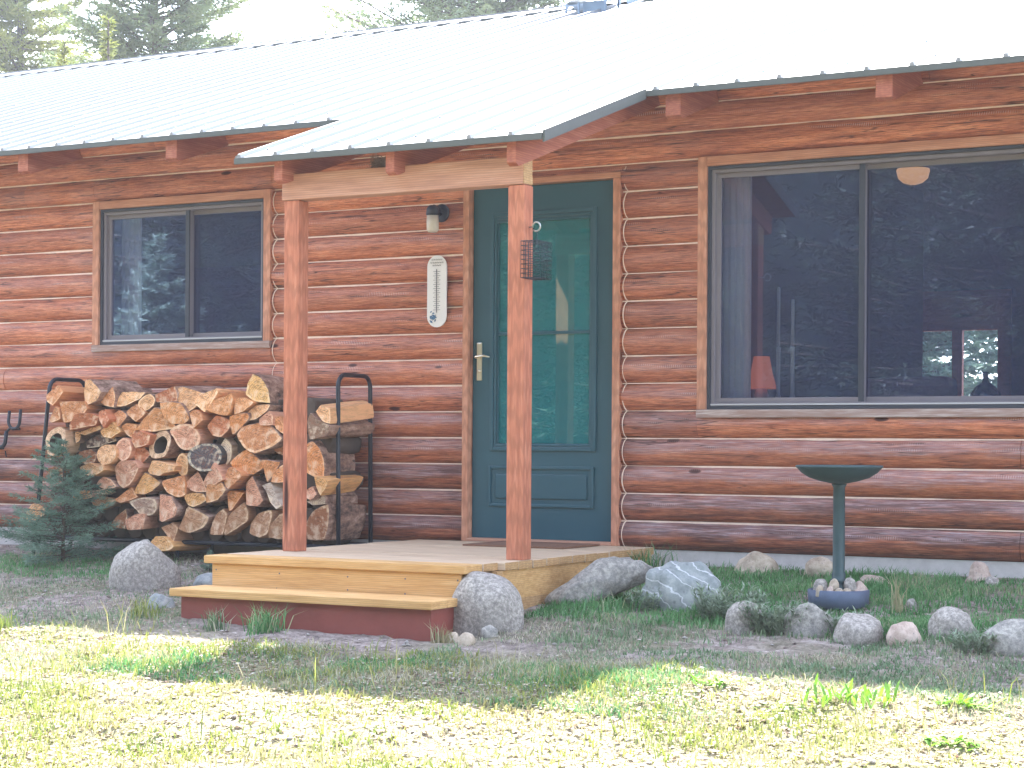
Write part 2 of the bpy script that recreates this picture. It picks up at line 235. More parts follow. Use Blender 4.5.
def glass(name,tint,refl,reflect_lift,fr=.1,df=.09):
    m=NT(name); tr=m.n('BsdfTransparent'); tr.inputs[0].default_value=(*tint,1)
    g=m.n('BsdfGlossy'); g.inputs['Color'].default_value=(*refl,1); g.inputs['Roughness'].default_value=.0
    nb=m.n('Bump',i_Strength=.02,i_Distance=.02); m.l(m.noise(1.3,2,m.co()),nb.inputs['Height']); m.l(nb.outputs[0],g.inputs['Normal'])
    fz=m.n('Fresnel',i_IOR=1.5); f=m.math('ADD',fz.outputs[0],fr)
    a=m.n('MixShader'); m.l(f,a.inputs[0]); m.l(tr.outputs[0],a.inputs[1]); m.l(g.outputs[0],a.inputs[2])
    d=m.n('BsdfDiffuse'); d.inputs[0].default_value=(*reflect_lift,1); b=m.n('MixShader')  # diffuse layer paints the dim reflection colour into the glass
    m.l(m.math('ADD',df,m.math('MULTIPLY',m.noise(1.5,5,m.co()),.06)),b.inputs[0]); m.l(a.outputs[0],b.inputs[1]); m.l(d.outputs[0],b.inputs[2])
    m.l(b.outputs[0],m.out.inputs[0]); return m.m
M['glass']=glass('navy reflection window glass',(.92,.94,.98),(.62,.72,1.),(.11,.14,.34),.08,.09)
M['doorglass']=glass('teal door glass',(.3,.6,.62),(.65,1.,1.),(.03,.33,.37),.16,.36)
# stones
def stone(name,ca,cb,cc,sc=26,vein=None):
    wm=lambda q:(q[0]*1.08,q[1]*1.02,q[2]*.92); ca,cb,cc=wm(ca),wm(cb),wm(cc)
    m=NT(name); v=m.co(); n=m.noise(sc,7,v,.75); n2=m.noise(3.5,4,v)
    c=m.ramp(n,[(.38,ca),(.5,cb),(.6,cc)]); c=m.mix(m.ramp(n2,[(.4,0.),(.7,.5)]),c,ca)
    sp2=m.n('TexVoronoi',i_Scale=sc*3.2); m.l(v,sp2.inputs['Vector']); c=m.mix(m.ramp(sp2.outputs['Distance'],[(.1,.5),(.25,0.)]),c,(.13,.13,.15))
    if vein:
        wv=m.n('TexWave',bands_direction='DIAGONAL',i_Scale=4.6,i_Distortion=5.5,i_Detail=4.,i_Detail_Scale=1.6); m.l(m.co((1,1,1.7)),wv.inputs[0])
        c=m.mix(m.ramp(wv.outputs['Fac'],[(.965,0.),(.99,.6)]),c,vein)
    m.col(c); m.set(.85,0,.3); m.bump(n,.5,.012); return m.m
M['granite']=stone('speckled pale granite',(.2,.19,.19),(.33,.32,.32),(.52,.5,.49),55)
M['granite2']=stone('grey lichen stone',(.19,.19,.195),(.31,.31,.31),(.46,.455,.44),40)
M['veined']=stone('blue grey stone with white veins',(.2,.24,.26),(.29,.33,.36),(.4,.44,.46),8,(.75,.76,.78))
M['tanstone']=stone('tan stone',(.33,.28,.23),(.47,.41,.35),(.6,.54,.47),12)
M['pinkstone']=stone('pinkish pale stone',(.38,.3,.28),(.52,.43,.4),(.66,.58,.55),14)
M['bluestone']=stone('pale blue grey stone',(.2,.23,.26),(.3,.33,.37),(.45,.48,.52),10)
# ground
m=NT('dirt and litter ground'); v=m.co(); a=m.noise(14,8,v,.75); b=m.noise(1.3,5,v); f=m.noise(70,5,v,.8)
dirt=m.ramp(a,[(.34,(.1,.08,.075)),(.48,(.26,.21,.19)),(.64,(.5,.43,.39))])
lit=m.ramp(f,[(.34,(.09,.08,.05)),(.48,(.26,.22,.14)),(.6,(.48,.42,.3))])
sepc=m.n('SeparateXYZ'); m.l(v,sepc.inputs[0])
far=m.ramp(m.math('ADD',m.math('MULTIPLY',sepc.outputs[1],-.25),m.math('MULTIPLY',m.math('SUBTRACT',b,.5),.5)),[(.6,0.),(.8,1.)])
c=m.mix(far,m.mix(m.ramp(f,[(.5,0.),(.62,.55)]),dirt,(.5,.43,.38)),lit); c=m.mix(m.ramp(b,[(.46,0.),(.62,.5)]),c,(.16,.17,.07))
m.col(c); m.set(.95,0,.1); m.bump(f,.7,.02); M['ground']=m.m
def leaf(name,a,b,trans=.35,attr=None,sc=2.):
    m=NT(name)
    if attr:
        x=m.n('Attribute',attribute_name=attr); c=x.outputs['Color']
    else: c=m.mix(m.ramp(m.noise(sc,3,m.co()),[(.35,0.),(.65,1.)]),a,b)
    d=m.n('BsdfDiffuse'); t=m.n('BsdfTranslucent'); g=m.n('BsdfGlossy',i_Roughness=.5); m.l(c,d.inputs[0]); m.l(c,t.inputs[0])
    mx=m.n('MixShader'); mx.inputs[0].default_value=trans; m.l(d.outputs[0],mx.inputs[1]); m.l(t.outputs[0],mx.inputs[2])
    m2=m.n('MixShader'); m2.inputs[0].default_value=.04; m.l(mx.outputs[0],m2.inputs[1]); m.l(g.outputs[0],m2.inputs[2]); m.l(m2.outputs[0],m.out.inputs[0]); return m.m
M['blade']=leaf('grass blades',0,0,.35,'tint')
M['needle']=leaf('blue green spruce needles',(.1,.18,.13),(.24,.36,.26),.25,None,9.)
M['pine']=leaf('dark pine needles',(.018,.036,.022),(.036,.065,.035),.25,None,.8); M['pinebg']=leaf('olive pine needles',(.13,.19,.09),(.24,.28,.13),.4,None,.8)
M['pineyel']=leaf('yellow green pine needles',(.16,.2,.05),(.3,.31,.08),.4,None,.8)
M['spruce']=leaf('sunlit grey green spruce needles',(.2,.28,.2),(.34,.42,.33),.2,None,3.)
M['weed']=leaf('bright weed leaves',(.12,.3,.03),(.25,.45,.05),.4,None,9.)
M['sage']=leaf('silvery weed leaves',(.18,.25,.16),(.38,.45,.33),.25,None,12.)
M['bark']=plain('grey brown bark',(.1,.075,.06),.95,var=.4,sc=10,bump=.6)
# firewood: end grain + sides, both tinted by the object's own colour
def endgrain():
    m=NT('split wood end grain'); oi=m.n('ObjectInfo'); v=m.co((1,1,1))
    mp=m.n('Mapping'); m.l(v,mp.inputs[0]); rnd=m.n('CombineXYZ'); m.l(m.math('MULTIPLY',m.math('SUBTRACT',oi.outputs['Random'],.5),.12),rnd.inputs[0]); rnd.inputs[2].default_value=.03; m.l(rnd.outputs[0],mp.inputs['Location'])
    wv=m.n('TexWave',wave_type='RINGS',rings_direction='Y',i_Scale=26.,i_Distortion=2.5,i_Detail=2.,i_Detail_Scale=2.); m.l(mp.outputs[0],wv.inputs[0])
    c=m.mix(m.ramp(wv.outputs['Fac'],[(.2,0.),(.9,.3)]),oi.outputs['Color'],(.28,.1,.04))
    n=m.noise(28,6,m.co((1,1,1)),.7); c=m.mix(m.ramp(n,[(.36,.6),(.5,0.)]),c,(.25,.1,.05)); c=m.mix(m.ramp(m.noise(22,5,m.co()),[(.5,0.),(.66,.5)]),c,(.92,.72,.52))
    vo=m.n('TexNoise',i_Scale=9.,i_Detail=3.); m.l(m.co((1.,.1,2.6)),vo.inputs['Vector']); ck=m.ramp(vo.outputs['Fac'],[(.492,0.),(.498,.55),(.502,.55),(.508,0.)]); c=m.mix(ck,c,(.05,.025,.02))
    m.col(c); m.set(.85,0,.2); m.bump(n,.5,.01); return m.m
def woodside():
    m=NT('firewood bark and split sides'); oi=m.n('ObjectInfo'); v=m.co((14,1.5,14)); n=m.noise(4,6,v,.7)
    bk=m.ramp(m.noise(16,6,m.co((1,.5,1)),.75),[(.35,(.09,.06,.05)),(.5,(.32,.19,.14)),(.66,(.58,.4,.31))])
    tn=m.mix(m.ramp(n,[(.3,.6),(.55,0.)]),oi.outputs['Color'],(.24,.1,.05))
    c=m.mix(m.ramp(oi.outputs['Random'],[(.45,1.),(.55,0.)]),tn,bk); m.col(c); m.set(.9,0,.2); m.bump(n,.6,.012); return m.m
m=NT('pale sapwood rim'); oi=m.n('ObjectInfo'); m.col(m.mix(m.ramp(m.noise(40,4,m.co()),[(.35,.0),(.6,.6)]),oi.outputs['Color'],(.95,.75,.5))); m.set(.9,0,.2); M['sap']=m.m
M['end']=endgrain(); M['side']=woodside()
# ------------------------------------------------------------------ object helpers
def tag(o,label,cat,group=None,kind=None):
    if label: o['label']=label
    if cat: o['category']=cat
    if group: o['group']=group
    if kind: o['kind']=kind
    return o
def empty(name,loc,label,cat,group=None):
    o=bpy.data.objects.new(name,None); o.empty_display_size=.1; COL.objects.link(o); o.location=loc; return tag(o,label,cat,group)
def wloc(p):
    v=Vector((0,0,0))
    while p: v+=p.location; p=p.parent
    return v
class MB:
    """collects geometry in world coordinates; build() links it as one mesh object whose origin is its thing's base"""
    def __init__(s): s.bm=bmesh.new()
    def face(s,pts,mi=0,smooth=False):
        f=s.bm.faces.new([s.bm.verts.new(p) for p in pts]); f.material_index=mi; f.smooth=smooth; return f
    def box(s,x0,x1,y0,y1,z0,z1,mi=0,bev=0,rot=None,mat=None):
        vs=[s.bm.verts.new(p) for p in ((x0,y0,z0),(x1,y0,z0),(x1,y1,z0),(x0,y1,z0),(x0,y0,z1),(x1,y0,z1),(x1,y1,z1),(x0,y1,z1))]
        fs=[s.bm.faces.new([vs[i] for i in q]) for q in ((3,2,1,0),(4,5,6,7),(0,1,5,4),(1,2,6,5),(2,3,7,6),(3,0,4,7))]
        for f in fs: f.material_index=mi
        if mat is not None:
            for v in vs: v.co=mat@v.co
        if bev:
            es=list({e for f in fs for e in f.edges}); bmesh.ops.bevel(s.bm,geom=es,offset=bev,segments=2,affect='EDGES',profile=.6)
        return s
    def tube(s,pts,r,seg=10,cap=True,smooth=True,closed=False):
        pts=[Vector(p) for p in pts]; n=len(pts); rs=r if hasattr(r,'__len__') else [r]*n; rings=[]; up=None
        for i,p in enumerate(pts):
            a=pts[(i-1)%n] if (closed or i>0) else pts[0]; b=pts[(i+1)%n] if (closed or i<n-1) else pts[-1]
            t=(b-a).normalized()
            if up is None: up=Vector((0,0,1)) if abs(t.z)<.9 else Vector((1,0,0))
            x=t.cross(up)
            if x.length<1e-4: x=t.orthogonal()
            x.normalize(); y=x.cross(t).normalized(); up=y
            rings.append([s.bm.verts.new(p+(x*math.cos(2*math.pi*k/seg)+y*math.sin(2*math.pi*k/seg))*rs[i]) for k in range(seg)])
        for i in range(n if closed else n-1):
            A=rings[i];B=rings[(i+1)%n]
            for k in range(seg):
                f=s.bm.faces.new((A[k],A[(k+1)%seg],B[(k+1)%seg],B[k])); f.smooth=smooth
        if cap and not closed:
            s.bm.faces.new(rings[0]); s.bm.faces.new(rings[-1][::-1])
        return s
    def lathe(s,prof,c,seg=40,smooth=True,jit=None):
        rings=[]
        for r,z in prof:
            rings.append([s.bm.verts.new((c[0]+r*math.cos(2*math.pi*k/seg)*(1+(jit(k) if jit else 0)),c[1]+r*math.sin(2*math.pi*k/seg)*(1+(jit(k) if jit else 0)),c[2]+z)) for k in range(seg)])
        for A,B in zip(rings,rings[1:]):
            for k in range(seg):
                f=s.bm.faces.new((A[k],A[(k+1)%seg],B[(k+1)%seg],B[k])); f.smooth=smooth
        s.bm.faces.new(rings[0][::-1]); s.bm.faces.new(rings[-1]); return s
    def build(s,name,mat,parent=None,loc=None,smooth=None,label=None):
        me=bpy.data.meshes.new(name); base=wloc(parent) if parent else Vector(loc or (0,0,0))
        bmesh.ops.recalc_face_normals(s.bm,faces=s.bm.faces)
        bmesh.ops.translate(s.bm,verts=s.bm.verts,vec=-base)
        s.bm.to_mesh(me); s.bm.free()
        for mm in (mat if isinstance(mat,(list,tuple)) else [mat]): me.materials.append(mm)
        if smooth is not None:
            for p in me.polygons: p.use_smooth=smooth
        o=bpy.data.objects.new(name,me); COL.objects.link(o)
        if parent: o.parent=parent
        else: o.location=base
        if label: o['label']=label
        return o
def npmesh(name,verts,faces,mat,parent=None,loc=(0,0,0),tint=None,smooth=False):
    """verts Nx3, faces Mxk ints"""
    me=bpy.data.meshes.new(name); V=np.asarray(verts,dtype=np.float32); base=np.array(wloc(parent) if parent else loc,dtype=np.float32); V=V-base
    fc=np.asarray(faces,dtype=np.int32); k=fc.shape[1]
    me.vertices.add(len(V)); me.vertices.foreach_set('co',V.ravel()); me.loops.add(fc.size); me.loops.foreach_set('vertex_index',fc.ravel())
    me.polygons.add(len(fc)); me.polygons.foreach_set('loop_start',np.arange(0,fc.size,k,dtype=np.int32))
    try: me.polygons.foreach_set('loop_total',np.full(len(fc),k,dtype=np.int32))
    except Exception: pass
    if smooth: me.polygons.foreach_set('use_smooth',np.ones(len(fc),dtype=bool))
    me.update(calc_edges=True); me.validate()
    if tint is not None:
        a=me.attributes.new('tint','FLOAT_COLOR','POINT'); t=np.ones((len(V),4),dtype=np.float32); t[:,:3]=tint; a.data.foreach_set('color',t.ravel())
    me.materials.append(mat); o=bpy.data.objects.new(name,me); COL.objects.link(o)
    if parent: o.parent=parent
    else: o.location=loc
    return o
# value noise
LAT=RNG.random((256,256))
def vn(x,y,s,o=0):
    x=np.asarray(x,dtype=float)*s+o*17.3+1000; y=np.asarray(y,dtype=float)*s+o*9.1+1000
    xi=np.floor(x).astype(int); yi=np.floor(y).astype(int); fx=x-xi; fy=y-yi; fx=fx*fx*(3-2*fx); fy=fy*fy*(3-2*fy)
    a=LAT[xi%256,yi%256];b=LAT[(xi+1)%256,yi%256];c=LAT[xi%256,(yi+1)%256];d=LAT[(xi+1)%256,(yi+1)%256]
    return a*(1-fx)*(1-fy)+b*fx*(1-fy)+c*(1-fx)*fy+d*fx*fy
def sst(x,a,b):
    t=np.clip((np.asarray(x,dtype=float)-a)/(b-a),0,1); return t*t*(3-2*t)
def GZ(x,y,fine=True):
    x=np.asarray(x,dtype=float); y=np.asarray(y,dtype=float)
    z=np.where(y>0,-.12,np.where(y>-2.4,-.12+.078*y,-.307+.09*(y+2.4)))
    z=np.where(y<-9.5,-.946+.01*(y+9.5),z)
    z=z+.035*sst(x,.8,1.3)*np.clip(1+y/1.2,0,1)*(y<.2)
    if fine:
        k=sst(-y,.25,.8)
        z=z+k*((vn(x,y,1.3)-.5)*.05+(vn(x,y,5,1)-.5)*.022+(vn(x,y,16,2)-.5)*.014+(vn(x,y,42,3)-.5)*.007)
    return z
def gz(x,y): return float(GZ(x,y))
# ------------------------------------------------------------------ ground
def axis(segs):
    o=[segs[0][0]]
    for a,b,n in segs: o+=list(np.linspace(a,b,n+1)[1:])
    return np.array(o)
xs=axis([(-260,-30,12),(-30,-9,16),(-9,-3.6,36),(-3.6,4.6,380),(4.6,10,36),(10,30,12),(30,260,12)])
ys=axis([(-260,-30,12),(-30,-12,14),(-12,-5.6,60),(-5.6,.1,300),(.1,12,14),(12,60,16),(60,300,8)])
XX,YY=np.meshgrid(xs,ys,indexing='ij'); ZZ=GZ(XX,YY); V=np.stack([XX,YY,ZZ],-1).reshape(-1,3); ny=len(ys)
I=(np.arange(len(xs)-1)[:,None]*ny+np.arange(ny-1)[None,:]).ravel()
g=npmesh('ground',V,np.stack([I,I+ny,I+ny+1,I+1],-1),M['ground'],smooth=True); g['kind']='structure'
# ------------------------------------------------------------------ grass and litter
def blades(px,py,h,wd,col,lean=.5,z=None):
    n=len(px); ang=RNG.random(n)*2*np.pi; la=RNG.random(n)*2*np.pi; ln=lean*h*RNG.random(n)**.5
    z=GZ(px,py)-.004 if z is None else z; dx=np.cos(ang)*wd/2; dy=np.sin(ang)*wd/2; lx=np.cos(la)*ln; ly=np.sin(la)*ln
    P=np.zeros((n,5,3)); P[:,0]=np.stack([px-dx,py-dy,z],-1); P[:,1]=np.stack([px+dx,py+dy,z],-1)
    mx,my,mz=px+lx*.3,py+ly*.3,z+h*.6; P[:,2]=np.stack([mx+dx*.7,my+dy*.7,mz],-1); P[:,3]=np.stack([mx-dx*.7,my-dy*.7,mz],-1)
    P[:,4]=np.stack([px+lx,py+ly,z+np.sqrt(np.maximum(h*h-ln*ln*.6,1e-6))],-1)
    b=np.arange(n)[:,None]*5; T=np.concatenate([b+np.array([0,1,2]),b+np.array([0,2,3]),b+np.array([3,2,4])],0)
    return P.reshape(-1,3),T,np.repeat(col,5,0)
def merge(parts):
    V=[];T=[];C=[];o=0
    for v,t,c in parts: V.append(v);T.append(t+o);C.append(c);o+=len(v)
    return np.concatenate(V),np.concatenate(T),np.concatenate(C)
def inhouse(x,y): return (y>-.06)|((x>-.62)&(x<.93)&(y>-2.38))
def field(n,x0,x1,y0,y1,dens,h0,h1,pal,wd=.004,lean=.6):
    x=x0+RNG.random(n)*(x1-x0); y=y0+RNG.random(n)*(y1-y0); k=(RNG.random(n)<dens(x,y))&~inhouse(x,y); x=x[k];y=y[k]; m=len(x)
    h=(h0+(h1-h0)*RNG.random(m)**1.6)*(.6+.8*vn(x,y,3,5)); pal=np.array(pal); q=RNG.random(m)*.55+vn(x,y,4,7)*.75
    idx=np.clip((q/1.3*len(pal)).astype(int),0,len(pal)-1); c=pal[idx]*(.75+.5*RNG.random((m,1)))
    return blades(x,y,h,wd*(.7+.7*RNG.random(m)),c,lean)
G1=[(.06,.2,.065),(.09,.26,.08),(.13,.32,.11),(.2,.37,.15),(.4,.42,.24)]
G2=[(.1,.2,.09),(.16,.26,.13),(.24,.33,.18),(.44,.4,.29),(.55,.49,.38)]
G3=[(.15,.22,.045),(.24,.3,.06),(.31,.34,.09),(.4,.38,.16),(.48,.43,.26),(.56,.5,.38)]
parts=[
 field(46000,1.0,4.8,-1.75,-.07,lambda x,y:.45+.55*sst(vn(x,y,2.2,1),.25,.55),.02,.055,G1,.0048,.85),
 field(24000,1.0,4.8,-2.85,-1.6,lambda x,y:sst(vn(x,y,2.6,2),.3,.6),.015,.045,G2,.005,.95),
 field(32000,-5.5,-.62,-2.8,-.1,lambda x,y:.25+.75*sst(vn(x,y,1.9,3),.3,.6),.012,.038,G2,.005,.95),
 field(5000,-3.6,-2.,-1.2,-.5,lambda x,y:.8+0*x,.015,.05,G1,.005,.9),
 field(34000,-2,4.4,-3.5,-2.2,lambda x,y:sst(vn(x,y,1.9,4),.36,.58),.012,.04,G2,.005,.95),
 field(13000,-.4,2.4,-3.5,-2.75,lambda x,y:sst(vn(x,y,2.3,6),.3,.55),.015,.05,G1,.005,.9),
 field(125000,-3.4,5.2,-5.8,-2.55,lambda x,y:(.18+.82*sst(vn(x,y,2.4,8)*.6+vn(x,y,7,9)*.4,.36,.6))*sst(-y+.25*vn(x,y,3,1),2.6,3.0),.014,.046,G3,.0062,.97),
 field(14000,-9,11,-11,-5.7,lambda x,y:sst(vn(x,y,1.5,8),.3,.6),.03,.09,G3,.009,.8),
 field(2500,-3,4.6,-4.8,-2.5,lambda x,y:sst(vn(x,y,3,12),.55,.75),.08,.17,G3,.004,.9),
]
V,T,C=merge(parts); o=npmesh('grass',V,T,M['blade'],tint=C); tag(o,'short patchy grass, lush by the wall and yellow green in the sunny yard','grass',kind='stuff')
def chips(n,x0,x1,y0,y1,s0,s1,pal,dens=lambda x,y:1+0*x):
    x=x0+RNG.random(n)*(x1-x0); y=y0+RNG.random(n)*(y1-y0); k=(RNG.random(n)<dens(x,y))&~inhouse(x,y); x=x[k];y=y[k];m=len(x)
    a=RNG.random(m)*6.283; s=s0+(s1-s0)*RNG.random(m)**2; el=.3+.7*RNG.random(m); z=GZ(x,y)+.002+RNG.random(m)*.008; t=(RNG.random((m,4))-.5)*s[:,None]*.7
    P=np.zeros((m,4,3))
    for i,(u,v) in enumerate(((-1,-1),(1,-1),(1,1),(-1,1))):
        U=u*s; W_=v*s*el; P[:,i,0]=x+np.cos(a)*U-np.sin(a)*W_; P[:,i,1]=y+np.sin(a)*U+np.cos(a)*W_; P[:,i,2]=z+t[:,i]+s*.25
    c=np.array(pal)[RNG.integers(0,len(pal),m)]*(.8+.4*RNG.random((m,1))); b=np.arange(m)[:,None]*4
    return P.reshape(-1,3),np.concatenate([b+np.array([0,1,2]),b+np.array([0,2,3])],0),np.repeat(c,4,0)
L1=[(.5,.45,.34),(.42,.36,.26),(.62,.58,.48),(.3,.22,.14),(.2,.11,.08)]; L2=[(.45,.38,.35),(.25,.18,.16),(.68,.6,.56),(.36,.2,.17),(.12,.09,.08)]
V,T,C=merge([chips(60000,-3.4,5.2,-5.8,-2.7,.003,.011,L1),chips(26000,-5.5,5,-3.4,-.1,.003,.01,L2,lambda x,y:(.25+.75*sst(vn(x,y,2,3),.3,.6))*np.where((x>1)&(y>-1.7),.2,1))])
o=npmesh('leaf_litter',V,T,M['blade'],tint=C); tag(o,'dry straw, chips and fallen leaves scattered over the dirt','ground litter',kind='stuff')
# pebbles
def lumps(n,x0,x1,y0,y1,s0,s1,pal):
    x=x0+RNG.random(n)*(x1-x0); y=y0+RNG.random(n)*(y1-y0); k=~inhouse(x,y); x=x[k];y=y[k];m=len(x); s=s0+(s1-s0)*RNG.random(m)**3
    oc=np.array([(1,0,0),(-1,0,0),(0,1,0),(0,-1,0),(0,0,1),(0,0,-1.)]); P=oc[None]*s[:,None,None]*(.6+.8*RNG.random((m,6,1))); P[:,:,2]*=.6
    P[:,:,0]+=x[:,None]; P[:,:,1]+=y[:,None]; P[:,:,2]+=GZ(x,y)[:,None]+s[:,None]*.2
    F8=np.array([(0,2,4),(2,1,4),(1,3,4),(3,0,4),(2,0,5),(1,2,5),(3,1,5),(0,3,5)]); b=np.arange(m)[:,None,None]*6
    c=np.array(pal)[RNG.integers(0,len(pal),m)]; return P.reshape(-1,3),(b+F8[None]).reshape(-1,3),np.repeat(c,6,0)
V,T,C=merge([lumps(3500,-4,5,-5.2,-.1,.003,.016,[(.4,.37,.34),(.3,.25,.22),(.5,.46,.43),(.22,.16,.14)])])
o=npmesh('pebbles',V,T,M['blade'],tint=C,smooth=True); tag(o,'small loose pebbles and clods in the yard dirt','pebbles',kind='stuff')
# ------------------------------------------------------------------ the cabin
cabin=empty('log_cabin',(0,0,0),'red stained log cabin with pale ribbed metal roof, teal door and porch posts','cabin')
HX0,HX1,HY=-11.,9.,10.6; PITCH=.339; ROOFZ=2.432; EAVE=-.55
def roofz(y): return ROOFZ+PITCH*(y-EAVE)
S_=.153; DX=.025; OPEN=[(a+(DX if c_>0 else .012),b_+(DX if c_>0 else .012),c_,d_) for a,b_,c_,d_ in [(-3.14,-1.712,1.163,2.145),(-.318,.694,-.01,2.098),(1.15,3.05,.725,2.145)]]
bm=bmesh.new(); lay=bm.verts.layers.float_color.new('seg'); PROF=[]
for i in range(11):
    t=i/10; PROF.append((-.002-.036*math.sin(math.pi*min(1,max(0,t)))**.62,t))
def logseg(x0,x1,k,zmin,zmax):
    z0=k*S_+.0012; z1=(k+1)*S_-.0012; a=max(z0,zmin); b=min(z1,zmax)
    if b-a<.004: return
    ts=[(a-z0)/(z1-z0)]+[t for _,t in PROF if a<z0+t*(z1-z0)<b]+[(b-z0)/(z1-z0)]
    rnd=random.random(); wea=max(0,min(1,(1.02-(k*.12))))*random.uniform(.75,1.1); wea=min(1,max(wea,random.choice([.0,.06,.14,.2])))
    dy=random.uniform(-.003,.003); n=max(1,int((x1-x0)/.25)); cols=[]
    for j in range(n+1):
        x=x0+(x1-x0)*j/n; wob=(vn(x,k*3.1,1.2,3)-.5)*.008; col=[]
        for t in ts:
            t=min(1,max(0,t)); y=-.002-.041*math.sin(math.pi*t)**.6+dy*(math.sin(math.pi*t)); y+=wob*math.sin(math.pi*t); edge=0
            v=bm.verts.new((x,y,z0+t*(z1-z0))); v[lay]=(rnd,t,wea,1); col.append(v)
        cols.append(col)
    for A,B in zip(cols,cols[1:]):
        for i in range(len(ts)-1):
            f=bm.faces.new((A[i],B[i],B[i+1],A[i+1])); f.smooth=True
    for cc in (cols[0],cols[-1]):
        z_=[v.co.z for v in cc]; back=[bm.verts.new((cc[0].co.x,.02,z)) for z in (z_[-1],z_[0])]
        for v in back: v[lay]=(rnd,.3,wea*.4,1)
        bm.faces.new(cc+back)
seams=[]
JOINTS={3:[-1.7,2.93],0:[2.93,-2.6],14:[1.10,-3.72],15:[-1.2],16:[1.25,2.45,-2.62],13:[-3.35],6:[-3.9],8:[2.0],5:[-2.9],15.5:[]}
for k in range(17):
    z0,z1=k*S_,(k+1)*S_; zt=2.575
    cuts=sorted({HX0,HX1,*[a for a,b,c,d in OPEN if not(d<=z0 or c>=z1)],*[b for a,b,c,d in OPEN if not(d<=z0 or c>=z1)]})
    jo=list(JOINTS.get(k,[]))+[random.uniform(-10,-5),random.uniform(4,8)]
    for a,b in zip(cuts,cuts[1:]):
        mid=(a+b)/2; lo,hi=-1,9
        for p,q,c,d in OPEN:
            if p<mid<q and not(d<=z0 or c>=z1):
                if c>z0+.002: hi=c
                elif d<z1-.002: lo=d
                else: hi=-5
        if hi<0: continue
        js=[a]+sorted(j for j in jo if a+.3<j<b-.3)+[b]
        for p,q in zip(js,js[1:]): logseg(p+(.0015 if p!=a else 0),q-(.0015 if q!=b else 0),k,lo,min(hi,zt))
    # seam caulk under each course
    if k>0:
        cs=sorted({HX0,HX1,*[a for a,b,c,d in OPEN if c<z0<d],*[b for a,b,c,d in OPEN if c<z0<d]})
        for a,b in zip(cs,cs[1:]):
            mid=(a+b)/2
            if any(p<mid<q and c<z0<d for p,q,c,d in OPEN): continue
            seams.append((a,b,z0))
me=bpy.data.meshes.new('log_siding'); bm.to_mesh(me); bm.free(); me.materials.append(M['log']); o=bpy.data.objects.new('log_siding',me); COL.objects.link(o); o.parent=cabin
b=MB()
for x0,x1,z in seams:
    n=max(1,int((x1-x0)/.08)); w0=None
    for j in range(n):
        a=x0+(x1-x0)*j/n; c=x0+(x1-x0)*(j+1)/n
        def wdt(x): return .0016+.0050*float(vn(x*1.,z*7,2.2,4))+(.002 if float(vn(x,z*7,9,5))>.62 else 0)
        wa=wdt(a); wc=wdt(c); b.face([(a,-.0105,z-wa),(c,-.0105,z-wc),(c,-.0105,z+wc*.6),(a,-.0105,z+wa*.6)])
for X,z0,z1 in ((-1.690+DX,.0,2.142),(.716+.014,0,2.142)):     # scalloped caulk line down the ends of the log courses
    pts=[]; zz=z0
    while zz<z1:
        t=(zz/S_)%1; pts.append((X+.012*math.sin(math.pi*t)**.6*(-1 if X<0 else -1)+.006,-.007-.036*math.sin(math.pi*t)**.6,zz)); zz+=.0153
    b.tube(pts,[.0016+.0026*float(vn(q[2],X*9,14,3)) for q in pts],5)
b.build('caulk_lines',M['caulk'],cabin)
b=MB(); b.box(HX0,-3.14,.022,.1,-.02,2.6); b.box(-3.14,-1.712,.022,.1,-.02,1.163); b.box(-3.14,-1.712,.022,.1,2.145,2.6); b.box(-1.712,-.318,.022,.1,-.02,2.6)
b.box(-.318,.694,.022,.1,2.098,2.6); b.box(.694,1.15,.022,.1,-.02,2.6); b.box(1.15,3.05,.022,.1,-.02,.725); b.box(1.15,3.05,.022,.1,2.145,2.6); b.box(3.05,HX1,.022,.1,-.02,2.6)
b.box(HX0,HX0+.1,.1,HY,-.3,2.6); b.box(HX1-.1,HX1,.1,HY,-.3,2.6)
for x in (HX0,HX1-.1): b.face([(x,.1,2.6),(x,HY,2.6),(x,5.3,roofz(5.3)-.06)]); b.face([(x+.1,.1,2.6),(x+.1,HY,2.6),(x+.1,5.3,roofz(5.3)-.06)])
b.build('wall_core',M['soffit'],cabin).location.x=.012
b=MB() # back wall with two tall openings; wide unseen gaps added to light the room
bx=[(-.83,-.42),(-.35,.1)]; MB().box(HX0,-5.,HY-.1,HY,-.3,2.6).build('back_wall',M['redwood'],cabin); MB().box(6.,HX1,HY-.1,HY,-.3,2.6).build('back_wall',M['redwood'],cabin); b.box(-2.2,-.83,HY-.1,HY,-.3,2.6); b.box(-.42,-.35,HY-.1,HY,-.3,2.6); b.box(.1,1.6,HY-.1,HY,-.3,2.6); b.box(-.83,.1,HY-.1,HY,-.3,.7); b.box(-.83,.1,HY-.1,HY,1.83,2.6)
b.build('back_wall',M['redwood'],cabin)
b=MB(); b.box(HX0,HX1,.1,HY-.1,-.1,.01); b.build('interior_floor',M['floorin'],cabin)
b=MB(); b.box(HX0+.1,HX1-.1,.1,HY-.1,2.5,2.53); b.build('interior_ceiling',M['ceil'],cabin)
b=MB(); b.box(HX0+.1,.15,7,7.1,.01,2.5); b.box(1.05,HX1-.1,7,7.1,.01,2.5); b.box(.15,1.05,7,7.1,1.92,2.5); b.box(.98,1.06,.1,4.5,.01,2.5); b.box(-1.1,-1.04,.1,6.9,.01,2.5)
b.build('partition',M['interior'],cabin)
b=MB()
for x0,x1,z0,z1 in ((.1,.17,.01,1.96),(1.03,1.1,.01,1.96),(.17,1.03,1.9,1.96)): b.box(x0,x1,6.97,6.997,z0,z1)
b.build('doorway_casing',M['redwood'],cabin)
